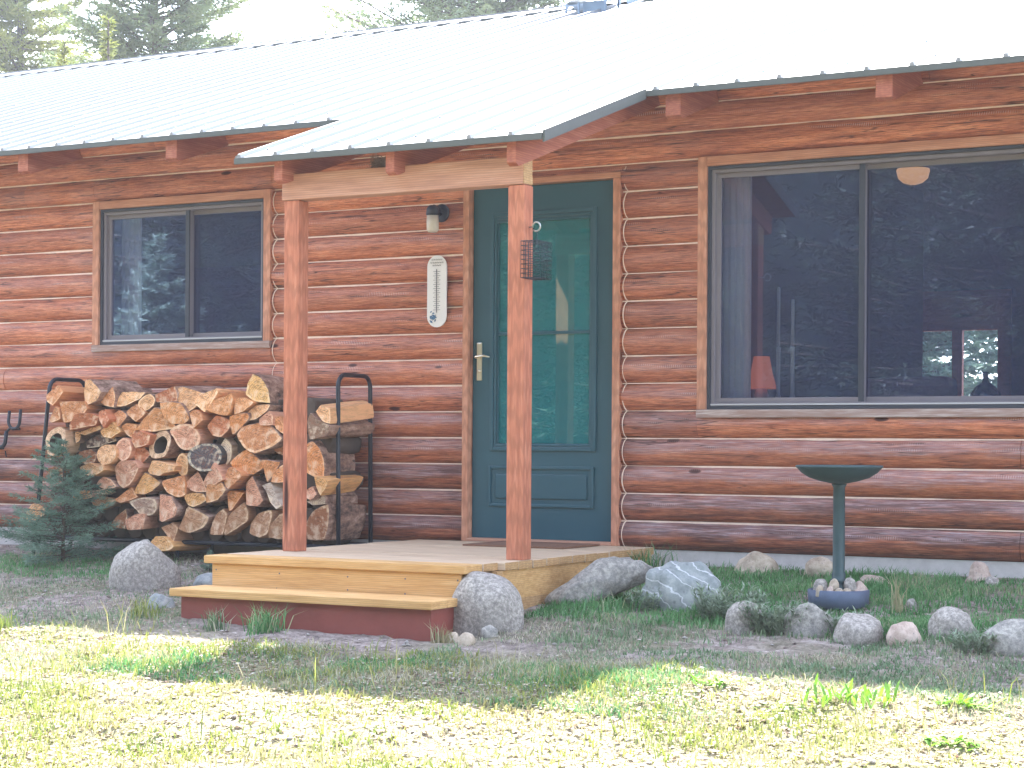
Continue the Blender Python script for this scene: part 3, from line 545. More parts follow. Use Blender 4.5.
b=MB(); b.box(HX0,HX1,.002,.16,-.5,-.004,bev=0); b.build('foundation',M['concrete'],cabin)
# roof ------------------------------------------------------
b=MB(); PX0,PX1,PY=-.71,1.088,-1.69
RX0,RX1,RY=HX0-.4,HX1+.4,5.3
def rp(x,y,dz=0): return (x,y,roofz(y)+dz)
def slab(x0,x1,y0,y1,t):
    v=[b.bm.verts.new(p) for p in (rp(x0,y0),rp(x1,y0),rp(x1,y1),rp(x0,y1),rp(x0,y0,-t),rp(x1,y0,-t),rp(x1,y1,-t),rp(x0,y1,-t))]
    for q in ((0,1,2,3),(7,6,5,4),(0,4,5,1),(1,5,6,2),(2,6,7,3),(3,7,4,0)): b.bm.faces.new([v[i] for i in q])
slab(RX0,RX1,EAVE,RY,.006); slab(PX0,PX1,PY,EAVE-.0005,.006)
x=RX0+.1; k=0; ribs=[]
off=-.71+.03
xx=off
while xx>RX0+.05: xx-=.2286
while xx<RX1-.05:
    ribs.append(xx); xx+=.2286
def rib(x,y0,y1,h=.02,wb=.0135,wt=.008):
    A=[rp(x-wb,y0,.0005),rp(x-wt,y0,h),rp(x+wt,y0,h),rp(x+wb,y0,.0005)]; B=[rp(x-wb,y1,.0005),rp(x-wt,y1,h),rp(x+wt,y1,h),rp(x+wb,y1,.0005)]
    for i in range(3): b.face([A[i],A[i+1],B[i+1],B[i]])
    b.face(A)
for x in ribs:
    y0=PY if PX0<x<PX1 else EAVE; rib(x,y0-.012,RY-.05)
roof=b.build('roof',M['roof'],cabin)
b=MB()   # screws
for x in ribs:
    for y in np.arange(-1.5,5,.61):
        if y<EAVE and not(PX0<x<PX1): continue
        b.lathe([(.007,0),(.007,.005),(.003,.008)],rp(x+.035,float(y),.001),8)
b.build('screws',M['ventm'],roof)
b=MB()   # back slope
v=[(RX0,RY,roofz(RY)),(RX1,RY,roofz(RY)),(RX1,2*RY-EAVE,ROOFZ),(RX0,2*RY-EAVE,ROOFZ)]; b.face(v); b.build('roof_back_slope',M['roof'],cabin)
b=MB(); h=roofz(RY)
for a0,a1,s in ((0,.15,1),):
    b.face([(RX0,RY-.15,h-.15*PITCH+.026),(RX1,RY-.15,h-.15*PITCH+.026),(RX1,RY,h+.03),(RX0,RY,h+.03)]); b.face([(RX0,RY+.15,h-.15*PITCH+.026),(RX1,RY+.15,h-.15*PITCH+.026),(RX1,RY,h+.03),(RX0,RY,h+.03)])
    b.face([(RX0,RY-.15,h-.15*PITCH+.018),(RX1,RY-.15,h-.15*PITCH+.018),(RX1,RY-.15,h-.15*PITCH+.026),(RX0,RY-.15,h-.15*PITCH+.026)])
    b.face([(RX0,RY,h+.031),(RX1,RY,h+.031),(RX1,RY,h+.045),(RX0,RY,h+.045)])
b.build('ridge_cap',M['roof'],roof)
b=MB() # dark closure strips under the ridge cap between the ribs
b.box(RX0,RX1,RY-.158,RY-.151,h-.15*PITCH-.006,h-.15*PITCH+.0165)
b.build('ridge_closure',M['roofedge'],roof)
# eave and rake trim
b=MB()
def etrim(x0,x1,y):
    z=roofz(y); b.box(x0,x1,y-.012,y+.0,z-.034,z-.004)
etrim(RX0,PX0-.002,EAVE); etrim(PX1+.002,RX1,EAVE); etrim(PX0,PX1,PY)
for x in (PX1+.001,):
    b.face([rp(x,PY,.012),rp(x,EAVE-.012,.012),rp(x,EAVE-.012,-.045),rp(x,PY,-.045)]); b.face([rp(x+.012,PY,.012),rp(x+.012,EAVE-.012,.012),rp(x+.012,EAVE-.012,-.045),rp(x+.012,PY,-.045)]); b.face([rp(x,PY,.012),rp(x+.012,PY,.012),rp(x+.012,EAVE-.012,.012),rp(x,EAVE-.012,.012)]); b.face([rp(x,PY,.012),rp(x+.012,PY,.012),rp(x+.012,PY,-.045),rp(x,PY,-.045)])
x=PX0-.001; b.face([rp(x,PY,.01),rp(x,EAVE,.01),rp(x,EAVE,-.03),rp(x,PY,-.03)])
b.build('drip_edge',M['roofedge'],roof)
b=MB() # sheathing boards under the metal
def slab2(x0,x1,y0,y1,t0,t1):
    v=[b.bm.verts.new(p) for p in (rp(x0,y0,t0),rp(x1,y0,t0),rp(x1,y1,t0),rp(x0,y1,t0),rp(x0,y0,t1),rp(x1,y0,t1),rp(x1,y1,t1),rp(x0,y1,t1))]
    for q in ((0,1,2,3),(7,6,5,4),(0,4,5,1),(1,5,6,2),(2,6,7,3),(3,7,4,0)): b.bm.faces.new([v[i] for i in q])
slab2(RX0+.02,RX1-.02,EAVE+.003,RY,-.008,-.03); slab2(PX0+.01,PX1-.01,PY+.003,EAVE,-.008,-.03)
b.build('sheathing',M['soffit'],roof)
def rafter(x,y0,y1,wd,dep,name='rafter'):
    b=MB(); t0,t1=-.032,-.032-dep
    # plumb-cut tail
    pts=[(y0,roofz(y0)+t0),(y1,roofz(y1)+t0),(y1,roofz(y1)+t1),(y0+.03,roofz(y0+.03)+t1),(y0,roofz(y0)+t1+.025)]
    A=[(x-wd/2,y,z) for y,z in pts]; B_=[(x+wd/2,y,z) for y,z in pts]
    b.face(A); b.face(B_)
    for i in range(5): j=(i+1)%5; b.face([A[i],A[j],B_[j],B_[i]])
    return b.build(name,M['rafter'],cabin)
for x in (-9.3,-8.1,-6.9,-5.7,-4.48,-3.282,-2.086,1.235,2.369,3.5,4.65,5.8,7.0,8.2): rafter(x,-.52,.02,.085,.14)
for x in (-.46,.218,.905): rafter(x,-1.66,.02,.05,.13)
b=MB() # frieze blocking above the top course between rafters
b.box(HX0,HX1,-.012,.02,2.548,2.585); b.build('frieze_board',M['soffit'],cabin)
# vent
v=empty  # (vent is part of the roof)
b=MB(); x0,x1,y0,y1=-2.12,-1.62,4.72,5.12
def hood(bb,x0,x1,y0,y1,hh):
    n=10; rows=[]
    for i in range(n+1):
        t=i/n; x=x0+(x1-x0)*t; r=[]
        for j in range(7):
            u=j/6; y=y0+(y1-y0)*u; hz=hh*(1-(2*t-1)**4*.45)*(1-.45*u); r.append(bb.bm.verts.new((x,y,roofz(y)+hz+.015)))
        rows.append(r)
    for A,B_ in zip(rows,rows[1:]):
        for j in range(6): f=bb.bm.faces.new((A[j],B_[j],B_[j+1],A[j+1])); f.smooth=True
    for A in (rows[0],rows[-1]):
        lo=[bb.bm.verts.new((q.co.x,q.co.y,roofz(q.co.y)+(.06 if 0<i<3 else .01))) for i,q in enumerate(A)]
        for i in range(6): bb.bm.faces.new((A[i],A[i+1],lo[i+1],lo[i]))
hood(b,x0,x1,y0,y1,.13); 
for x in (x0,-2.0,-1.75,x1-.012): b.box(x,x+.012,y0,y0+.02,roofz(y0),roofz(y0)+.1)
b.box(x0+.14,x1-.14,y0+.06,y0+.07,roofz(y0),roofz(y0)+.11)
b.box(x0-.05,x1+.05,y0-.05,y1+.05,0,.006,mat=Matrix.Identity(4)) if False else None
b.build('roof_vent',M['ventm'],roof)
# posts and beam -----------------------------------------------
def wjit(o,a=.0015):
    return o
for x in (-.498,.828):
    b=MB(); b.box(x,x+.09,-1.552,-1.462,.014,1.827,bev=.004); b.build('porch_post',M['post'],cabin)
b=MB(); b.box(-.508,.913,-1.56,-1.464,1.829,1.962,bev=.004); b.build('porch_beam',M['beam'],cabin)
b=MB(); b.box(.9135,.916,-1.556,-1.468,1.833,1.957); b.box(.9155,.918,-1.556,-1.468,1.833,1.872); b.build('beam_end_grain',M['boardend'],cabin)
# window builder -------------------------------------------------
def window(x0,x1,z0,z1,mull,tb=.052,second=None):
    a0,a1,c0,c1=x0+tb+.001,x1-tb-.001,z0+.045,z1-tb-.001
    def ring(b,a0,a1,c0,c1,t,y0,y1):
        b.box(a0,a0+t,y0,y1,c0,c1,bev=.002); b.box(a1-t,a1,y0,y1,c0,c1,bev=.002); b.box(a0+t-.001,a1-t+.001,y0+.001,y1-.001,c0+.0005,c0+t,bev=.002); b.box(a0+t-.001,a1-t+.001,y0+.001,y1-.001,c1-t,c1-.0005,bev=.002)
    f=MB(); ring(f,a0,a1,c0,c1,.018,-.036,.06); root=f.build('window',M['vinyldark'],cabin)
    for q in (x0,x1-tb): MB().box(q,q+tb,-.052,.03,z0+.045,z1,bev=.003).build('side_trim',M['trim'],root)
    h_=MB(); h_.box(x0+tb+.001,x1-tb-.001,-.050,.03,z1-tb,z1-.001,bev=.003); h_.build('head_trim',M['trimh'],root)
    h_=MB(); h_.box(x0-.002,x1+.002,-.058,.03,z0,z0+.044,bev=.004); h_.build('sill',M['sill'],root)
    f=MB(); ring(f,a0+.018,a1-.018,c0+.018,c1-.018,.02,-.022,.058); f.build('frame_inner',M['vinyl'],root)
    f=MB(); f.box(a0+.02,a1-.02,-.033,-.0225,c0+.022,c0+.03); f.build('track',M['vinylpale'],root)
    s=.042
    f=MB(); ring(f,a0+.038,mull+.012,c0+.038,c1-.038,s*.6,.0,.028); sa=f.build('sash',M['vinyl'],root)
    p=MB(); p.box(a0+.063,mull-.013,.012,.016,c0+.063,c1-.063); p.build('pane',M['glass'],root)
    f=MB(); ring(f,mull-.02,a1-.038,c0+.038,c1-.038,s*.62,.0295,.056); sb=f.build('sash',M['vinyl'],root)
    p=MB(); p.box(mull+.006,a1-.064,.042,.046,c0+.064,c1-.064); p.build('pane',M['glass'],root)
    f=MB(); f.box(mull-.018,mull+.012,-.012,-.001,c0+.02,c1-.02,bev=.002); f.build('meeting_rail',M['vinyldark'],root)
    return root
w1_=window(-3.14,-1.712,1.163,2.145,-2.385)
w2_=window(1.15,3.05,.725,2.145,2.068)
# back windows glass bars
b=MB()
for x in (-.83,-.43,-.36,.06): b.box(x,x+.04,HY-.09,HY-.02,.7,1.83)
b.box(-.79,.06,HY-.085,HY-.03,.7,.74); b.build('back_window_frame',M['redwood'],cabin)
# door ------------------------------------------------------------
b=MB() # slab with openings
gx0,gx1,gz0,gz1=-.115,.49,.579,1.855; dx0,dx1,dz0,dz1=-.275,.645,.032,2.06
b.box(dx0,gx0,0,.04,dz0,dz1); b.box(gx1,dx1,0,.04,dz0,dz1); b.box(gx0,gx1,0,.04,dz0,gz0); b.box(gx0,gx1,0,.04,gz1,dz1)
dt=b.build('door',M['door'],cabin)
for q,q2 in ((-.318,-.28),(.65,.694)): MB().box(q,q2,-.052,.03,.012,2.062,bev=.003).build('side_trim',M['trim'],dt)
MB().box(-.318,.694,-.050,.03,2.064,2.098,bev=.003).build('head_trim',M['trimh'],dt)
b=MB()
def rim(b,x0,x1,z0,z1,t,y0,y1):
    b.box(x0,x0+t,y0,y1,z0,z1,bev=.004); b.box(x1-t,x1,y0,y1,z0,z1,bev=.004); b.box(x0+t,x1-t,y0,y1,z0,z0+t,bev=.004); b.box(x0+t,x1-t,y0,y1,z1-t,z1,bev=.004)
rim(b,gx0-.042,gx1+.042,gz0-.042,gz1+.06,.024,-.012,-.0005); rim(b,gx0-.017,gx1+.017,gz0-.017,gz1+.035,.016,-.007,-.0005); b.box(gx0,gx1,-.008,.03,gz1+.0005,gz1+.012)
b.build('glass_frame',M['door'],dt)
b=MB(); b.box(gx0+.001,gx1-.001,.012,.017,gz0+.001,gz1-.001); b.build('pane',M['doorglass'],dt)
b=MB(); b.box(gx0,gx1,.001,.011,1.205,1.222); b.box(gx0+.001,gx0+.008,.001,.011,gz0,gz1); b.box(gx1-.008,gx1-.001,.001,.011,gz0,gz1); b.build('mid_bar',M['door'],dt)
b=MB(); rim(b,-.165,.52,.215,.45,.018,-.010,-.0005); b.box(-.12,.475,-.007,-.0005,.262,.404,bev=.006); b.build('lower_panel',M['door'],dt)
b=MB(); b.box(-.246,-.212,-.009,-.0005,.945,1.165,bev=.004); hp=b.build('handle_plate',M['brass'],dt)
b=MB(); b.tube([(-.229,-.009,1.08),(-.229,-.05,1.08),(-.22,-.058,1.081),(-.17,-.058,1.086),(-.135,-.055,1.078)],[.009,.008,.008,.007,.004],10); b.build('lever',M['brass'],hp)
b=MB(); b.lathe([(.011,0),(.011,.006),(.004,.008)],(0,0,0),12); 
for v_ in b.bm.verts: v_.co=Vector((-.229+v_.co.x,-.009-v_.co.z,1.0+v_.co.y))
b.build('keyhole',M['brass'],hp)
for z in (.3,1.05,1.85):
    b=MB(); b.tube([(.648,-.008,z-.045),(.648,-.008,z+.045)],.006,8); b.build('hinge',M['steel'],dt)
b=MB(); b.box(-.28,.65,-.06,.05,.012,.031,bev=.004); b.build('threshold',M['beam'],dt)
MB().box(-.28,.65,.04,.06,2.045,2.064).build('door_jamb',M['vinyldark'],dt)
for q in (w1_,w2_): q.location.x=DX
dt.location.x=.012
# ------------------------------------------------------------------ porch deck
deck=empty('porch_deck',(.15,-1.,-.2),'honey coloured wooden porch deck with two front steps below the teal door','deck')
def board(b,x0,x1,y0,y1,z0,z1):
    b.box(x0+random.uniform(-.004,.004),x1+random.uniform(-.005,.005),y0+.0035,y1-.0035,z0+random.uniform(-.003,.002),z1+random.uniform(-.0015,.0015),bev=.005)
b=MB(); y=-.045; n=0
ends=[]
while y>-1.7:
    board(b,-.6,.925,y-.141,y,-.026,.012); y-=.141; n+=1
yd=y
for i in range(2): board(b,-.61,.895,yd-.141,yd,-.026,.012) if i==0 else None; yd-=.141 if i==0 else 0
b.bm.faces.ensure_lookup_table()
for f in b.bm.faces:
    f.normal_update()
    if abs(f.normal.x)>.8: f.material_index=1
b.build('decking',[M['deck'],M['boardend']],deck)
b=MB(); b.box(-.625,.885,yd-.163,yd-.002,-.028,.0115,bev=.005); b.build('front_nosing',M['decknose'],deck)
YF=yd-.163
b=MB(); b.box(.885,.912,-1.735,-.05,-.165,-.0275); b.build('fascia',M['decknose'],deck)
b=MB(); b.box(.885,.911,-1.735,-.05,-.3,-.1655); b.build('lower_fascia',M['boardend'],deck)
b=MB(); b.box(-.59,-.562,YF+.03,-.05,-.3,-.0275); b.build('left_fascia',M['decknose'],deck)
MB().box(.83,.854,YF+.046,-1.737,-.3,-.0295).build('step_side',M['boardend'],deck); MB().box(.884,.913,-1.79,-1.737,-.3,-.0275).build('corner_board',M['boardend'],deck)
b=MB(); b.box(-.585,.855,YF+.018,YF+.044,-.165,-.0295,bev=.002)
for x in (-.56,-.18,.22,.55,.83):
    for z in (-.06,-.135):
        x2=x+random.uniform(-.012,.012); z2=z+random.uniform(-.008,.008); b.face([(x2+.0045*math.cos(a),YF+.0172,z2+.0045*math.sin(a)) for a in np.linspace(0,5.5,8)],mi=1)
b.build('upper_riser',[M['decknose'],M['ink']],deck)
b=MB(); 
for i,(a,c) in enumerate(((YF-.262,YF-.124),(YF-.12,YF+.016))): b.box(-.63+.003*i,.865-.002*i,a,c,-.175,-.137,bev=.005)
b.build('lower_tread',M['decknose'],deck)
b=MB(); b.box(-.585,.842,YF-.225,YF-.2,-.42,-.1765,bev=.003); b.box(.815,.841,YF-.199,YF+.1,-.42,-.1765); b.build('lower_riser',M['riser'],deck)
b=MB()
for x,z in ((-.55,-.06),(-.54,-.15),(-.1,-.14),(.0,-.06),(.3,-.15),(.8,-.07),(.8,-.13)): b.lathe([(.004,0),(.004,.002)],(0,0,0),8)
b.bm.free()
print('deck front',YF)
o=MB().box(.0,.62,-.56,-.1,.0125,.024,bev=.004).build('doormat',M['mat'],loc=(.3,-.33,.012)); tag(o,'thin brown doormat on the deck in front of the teal door','doormat')
# ------------------------------------------------------------------ wall things
t=empty('wall_lantern',(-.45,-.03,1.9),'dark lantern with a cream glass jar on the log wall left of the door','lantern')
b=MB(); b.lathe([(.0,0),(.052,0),(.054,.012),(.045,.02),(.0,.022)],(0,0,0),28)
for v_ in b.bm.verts: v_.co=Vector((-.458+v_.co.x,-.034-v_.co.z,1.928+v_.co.y))
b.build('wall_plate',M['navy'],t)
b=MB(); b.tube([(-.458,-.05,1.93),(-.459,-.09,1.945),(-.459,-.13,1.95)],.02,12); b.lathe([(.0,.03),(.022,.028),(.036,.01),(.04,-.028),(.0,-.03)],(-.459,-.14,1.935),24); b.build('hood',M['navy'],t)
b=MB(); b.lathe([(.0,0),(.034,-.0),(.036,-.04),(.035,-.085),(.026,-.098),(.0,-.1)],(-.459,-.14,1.904),24,jit=lambda k:.03*(k%2)); b.build('glass_jar',M['jar'],t)
t=empty('wall_thermometer',(-.482,-.045,1.47),'long white wall thermometer with a blue flower, on the logs left of the door','thermometer')
b=MB(); N=14; ol=[]
for i in range(N+1): a=math.pi*i/N; ol.append((-.482+.066*math.cos(a),1.615+.066*math.sin(a)))
for i in range(N+1): a=math.pi+math.pi*i/N; ol.append((-.482+.066*math.cos(a),1.325+.066*math.sin(a)))
A=[(x,-.052,z) for x,z in ol]; B_=[(x,-.044,z) for x,z in ol]; b.face(A); b.face(B_)
for i in range(len(A)): j=(i+1)%len(A); b.face([A[i],A[j],B_[j],B_[i]])
b.build('board',M['white'],t)
b=MB(); b.box(-.484,-.4805,-.0555,-.0525,1.345,1.6); 
for i in range(19): z=1.36+i*.0125; l=.012 if i%2 else .02; b.box(-.486-l,-.487,-.0535,-.0525,z,z+.0022); b.box(-.478,-.478+l,-.0535,-.0525,z,z+.0022)
b.build('scale',M['ink'],t)
b=MB()
for r,(n_,z) in enumerate(((5,1.655),(6,1.638),(4,1.622))):
    for i in range(n_):
        x=-.482+(i-n_/2+.5)*.0155; b.tube([(x-.006,-.0535,z-.003),(x-.002,-.0535,z+.005),(x+.002,-.0535,z-.004),(x+.006,-.0535,z+.003)],.0011,4)
b.build('script',M['ink'],t)
b=MB()
for i in range(16):
    a=random.random()*6.28; r=random.uniform(0,.032); x=-.508+r*math.cos(a); z=1.318+1.3*r*math.sin(a); s=random.uniform(.009,.017); q=random.random()*3
    b.face([(x+s*math.cos(q+k*1.571)*(1 if k%2 else .5),-.0535-i*.00012,z+s*math.sin(q+k*1.571)*(1 if k%2 else .5)) for k in range(4)])
b.build('flower',M['blueink'],t)
t=empty('iron_hook',(-3.8,-.04,.65),'black iron double coat hook on the log wall left of the woodpile','hook')
def hookpts(cx,z,r,hl,hr,y=-.075): return [(cx-r,y,z+hl)]+[(cx-r*math.cos(a),y-.01,z-r*math.sin(a)) for a in np.linspace(0,math.pi,9)]+[(cx+r,y,z+hr)]
b=MB(); b.tube(hookpts(-3.885,.585,.05,.1,.06),.0135,10); b.tube(hookpts(-3.745,.71,.05,.07,.08,-.09),.011,10); b.tube([(-3.853,-.075,.62),(-3.80,-.08,.665),(-3.755,-.095,.657)],.009,8); b.build('hook_arms',M['black'],t)
b=MB(); b.tube([(-3.895,-.035,.53),(-3.895,-.085,.53)],.009,8); b.tube([(-3.755,-.035,.66),(-3.755,-.095,.66)],.009,8); b.tube([(-3.88,-.04,.51),(-3.87,-.04,.47)],.004,6); b.build('wall_pins',M['black'],t)
# suet feeder on the right post
t=empty('bird_feeder',(1.0,-1.6,1.38),'dark wire suet cage hanging from a steel hook on the right porch post','bird feeder')
def cagebox(x0,x1,y0,y1,z0,z1,st,r):
    b=MB()
    for z in np.arange(z0,z1+1e-4,(z1-z0)/8):
        b.tube([(x0,y0,z),(x1,y0,z),(x1,y1,z),(x0,y1,z)],r,4,closed=True)
    nx=4; ny_=6
    for i in range(nx+1): 
        x=x0+(x1-x0)*i/nx; b.tube([(x,y0,z0),(x,y0,z1)],r,4); b.tube([(x,y1,z0),(x,y1,z1)],r,4); b.tube([(x,y0,z0),(x,y1,z0)],r,4); b.tube([(x,y0,z1),(x,y1,z1)],r,4)
    for i in range(1,ny_):
        y=y0+(y1-y0)*i/ny_; b.tube([(x0,y,z0),(x0,y,z1)],r,4); b.tube([(x1,y,z0),(x1,y,z1)],r,4)
    return b
c_=cagebox(.968,1.055,-1.675,-1.53,1.365,1.54,0,.0017).build('wire_cage',M['black'],t)
b=MB(); b.tube([(1.01,-1.6,1.54),(1.0,-1.57,1.575),(.975,-1.53,1.6)],.0018,5); b.build('chain',M['black'],t)
b=MB(); b.tube([(.916,-1.5,1.625),(.94,-1.505,1.625)]+[(.962+.022*math.cos(a),-1.51,1.625+.022*math.sin(a)) for a in np.linspace(math.pi,-math.pi*.75,12)],.0042,8); b.build('eye_hook',M['steel'],t)
# nest
b=MB()
for i in range(240):
    a=random.random()*6.28; r=random.uniform(.02,.06); p=Vector((.085+r*1.3*math.cos(a),-1.50+r*.6*math.sin(a),1.97+random.random()*.05)); d=Vector((random.gauss(0,1),random.gauss(0,1),random.gauss(0,.5))).normalized()*random.uniform(.02,.04)
    b.tube([p-d,p+Vector((0,0,.004)),p+d],.0013,3,cap=False)
o=b.build('bird_nest',M['nest'],loc=(.085,-1.5,1.965)); tag(o,'small dry grass bird nest tucked on the porch beam under the roof','nest')
# ------------------------------------------------------------------ bird bath
BX,BY=2.325,-1.02; BZ=gz(BX,BY)
t=empty('bird_bath',(BX,BY,BZ),'dark slate bird bath on a slim column standing in grass under the big window','bird bath')
b=MB(); b.lathe([(.0,.577),(.04,.58),(.09,.59),(.14,.606),(.178,.63),(.196,.65),(.204,.656),(.204,.664),(.197,.665),(.186,.652),(.13,.62),(.0,.605)],(BX,BY,BZ),56); b.build('bowl',M['bath'],t)
b=MB(); b.lathe([(.0,.0),(.06,.01),(.055,.06),(.045,.09),(.03,.105),(.038,.12),(.038,.128),(.03,.133),(.032,.15),(.0275,.165),(.0265,.56),(.036,.578),(.0,.579)],(BX,BY,BZ),24,jit=lambda k:.04*(k%2)); b.build('pedestal',M['bath'],t)
b=MB(); b.lathe([(.0,.02),(.125,.02),(.128,.075),(.137,.082),(.143,.078),(.138,.0),(.0,-.03)],(BX,BY,BZ),60,jit=lambda k:.012*(k%2)); b.build('base_pan',M['bathring'],t)
# ------------------------------------------------------------------ rocks
def rock(name,x,y,w_,h_,d_,mat,label,seed,group=None,rot=0,tilt=0,rough=.16,z=None,flat=.0,cat='rock',shape=None,sub=4):
    bm=bmesh.new(); bmesh.ops.create_icosphere(bm,subdivisions=sub,radius=1)
    rs=np.random.default_rng(seed); K=rs.normal(size=(9,3)); ph=rs.random(9)*6.28; planes=[Vector(rs.normal(size=3)).normalized() for _ in range(9)]; pd=rs.uniform(.72,.98,9)
    for v in bm.verts:
        p=v.co.copy()
        for n_,dd in zip(planes,pd):
            e=p.dot(n_)-dd
            if e>0: p-=n_*e*.85
        q=1
        for i in range(9): q+=rough*.22*math.sin(K[i].dot(np.array(v.co))*(1.5+i*.9)+ph[i])/(1+i*.35)
        p*=q
        if p.z<-.35: p.z=-.35+(p.z+.35)*.2
        if shape: p=shape(p)
        v.co=p
    zs=[v.co.z for v in bm.verts]; xs_=[v.co.x for v in bm.verts]; sx=w_/(max(xs_)-min(xs_)); sz=h_/(max(zs)-min(zs))*1.27
    for v in bm.verts: v.co=Vector((v.co.x*sx,v.co.y*d_/2,(v.co.z-min(zs))*sz-h_*.25))
    if tilt: bmesh.ops.rotate(bm,verts=bm.verts,matrix=Matrix.Rotation(tilt,3,'Y'),cent=(0,0,0))
    bmesh.ops.rotate(bm,verts=bm.verts,matrix=Matrix.Rotation(rot,3,'Z'),cent=(0,0,0))
    for f in bm.faces: f.smooth=True
    me=bpy.data.meshes.new(name); bm.to_mesh(me); bm.free(); me.materials.append(mat); o=bpy.data.objects.new(name,me); COL.objects.link(o)
    o.location=(x,y,gz(x,y)-.008 if z is None else z); return tag(o,label,cat,group)
GB='rocks bordering the lawn by the cabin'; A_=TH
rock('boulder',-1.55,-1.37,.40,.27,.32,M['granite'],'big rounded speckled grey boulder on the dirt between the woodpile and the steps',3,rot=A_)
rock('boulder',.96,-1.97,.35,.27,.3,M['granite'],'big rounded speckled boulder against the right end of the porch steps',8,rot=A_,cat='rock')
rock('boulder',1.16,-1.2,.56,.15,.3,M['granite2'],'long flat grey slab of rock slanting up beside the right side of the deck',21,GB,rot=A_,tilt=-.33,rough=.35,z=gz(1.16,-1.2)+.06)
rock('rock',1.0,-1.0,.2,.13,.16,M['granite2'],'small pale rock half hidden behind the slanting slab beside the deck',22,GB,rot=A_)
rock('boulder',1.6,-1.25,.40,.225,.28,M['veined'],'blue grey boulder streaked with thin white veins, right of the slanting slab',37,GB,rot=A_,rough=.34)
rock('rock',2.14,-1.7,.21,.15,.2,M['granite'],'pale speckled rock in the weeds just right of the veined boulder',41,GB,rot=A_)
rock('rock',2.43,-1.68,.27,.15,.2,M['granite2'],'grey rock half buried in silvery weeds in front of the bird bath base',45,GB,rot=A_)
rock('rock',2.68,-1.77,.225,.125,.2,M['granite'],'smooth grey domed rock just right of and in front of the bird bath',52,GB,rot=A_)
rock('rock',2.875,-1.76,.165,.095,.14,M['pinkstone'],'low tan pink rock between the domed grey rock and the two lobed rock',55,GB,rot=A_)
rock('rock',3.04,-1.62,.215,.14,.18,M['granite'],'pale speckled rock with two rounded lobes, second rock from the right edge',61,GB,rot=A_)
rock('rock',3.35,-1.78,.27,.13,.2,M['granite2'],'wide pale grey rock at the right end of the border row',64,GB,rot=A_)
rock('rock',1.575,-.17,.24,.14,.14,M['tanstone'],'smooth rounded tan rock against the foundation between the deck and the bird bath',71,rot=A_,z=-.125)
rock('rock',1.93,-.18,.2,.12,.14,M['tanstone'],'angular tan rock against the foundation left of the bird bath column',76,rot=A_,z=-.12,rough=.3)
rock('rock',2.28,-.32,.18,.05,.07,M['pinkstone'],'thin pale flat rock lying in the grass right of the bird bath column',79,rot=A_,tilt=.25)
rock('rock',2.745,-.13,.14,.11,.09,M['pinkstone'],'rough pinkish rock against the foundation near the right edge',82,rot=A_,rough=.35,z=-.11)
rock('rock',2.84,-.21,.08,.05,.07,M['granite'],'small white round stone at the foundation right of the pinkish rock',85,rot=A_)
rock('rock',2.65,-.92,.06,.045,.05,M['granite'],'small pale stone in the lawn between the bird bath and the right edge',88,rot=A_)
rock('rock',-1.2,-1.25,.19,.085,.15,M['bluestone'],'flat blue grey stone right behind the left end of the steps',91,rot=A_)
rock('rock',-.97,-1.95,.15,.08,.12,M['bluestone'],'flat pale blue stone at the left corner of the lower step',95,rot=A_)
rock('rock',-1.06,-1.28,.1,.06,.09,M['pinkstone'],'small pinkish stone tucked against the left end of the steps',97,rot=A_)
GS='fist sized stones in front of the big boulder by the steps'
for x,y,w_,h_,l,s in ((1.06,-2.12,.085,.062,'rounded grey stone, second from left, at the foot of the boulder by the steps',101),(1.07,-1.93,.105,.055,'pinkish stone at the right foot of the boulder by the steps',102),(1.045,-2.3,.082,.06,'pale round stone, front most of those below the boulder by the steps',103),(.93,-2.22,.066,.055,'small pale stone, leftmost of those below the boulder by the steps',104)):
    rock('stone',x,y,w_,h_,w_*.9,M['pinkstone'] if 'pink' in l else M['tanstone'] if 'grey' not in l else M['granite2'],l,s,GS,rot=A_,sub=3,cat='stone')
GP='stones heaped in the bird bath base'
SP=[(-.085,-.02,.075,.07,'largest grey stone at the left of the heap in the bird bath base',.0),(-.1,-.075,.05,.045,'tan stone at the left front rim of the bird bath base',.0),(-.055,-.095,.045,.042,'small pale stone front left in the bird bath base',0),(-.015,-.11,.05,.035,'flat tan stone at the front centre of the bird bath base',0),(.02,-.115,.05,.035,'flat tan stone right of the front centre one in the bird bath base',0),(-.03,-.055,.055,.045,'tan stone just in front of the column in the bird bath base',.03),(.045,-.05,.06,.06,'upright grey stone right of the column in the bird bath base',.02),(.095,-.02,.08,.062,'largest pale stone at the right of the heap in the bird bath base',0),(.075,-.085,.045,.03,'small pinkish stone at the right front of the bird bath base',0)]
for i,(dx,dy,w_,h_,l,dz) in enumerate(SP):
    rx=dx*math.cos(TH)-dy*math.sin(TH); ry=dx*math.sin(TH)+dy*math.cos(TH)
    rock('stone',BX+rx,BY+ry,w_,h_,w_*.85,[M['pinkstone'],M['tanstone'],M['granite']][(2 if 'grey' in l else 0 if 'pink' in l or 'pale' in l else 1)],l,120+i,GP,rot=A_+i,z=BZ+.06+dz,sub=3,cat='stone',rough=.12)
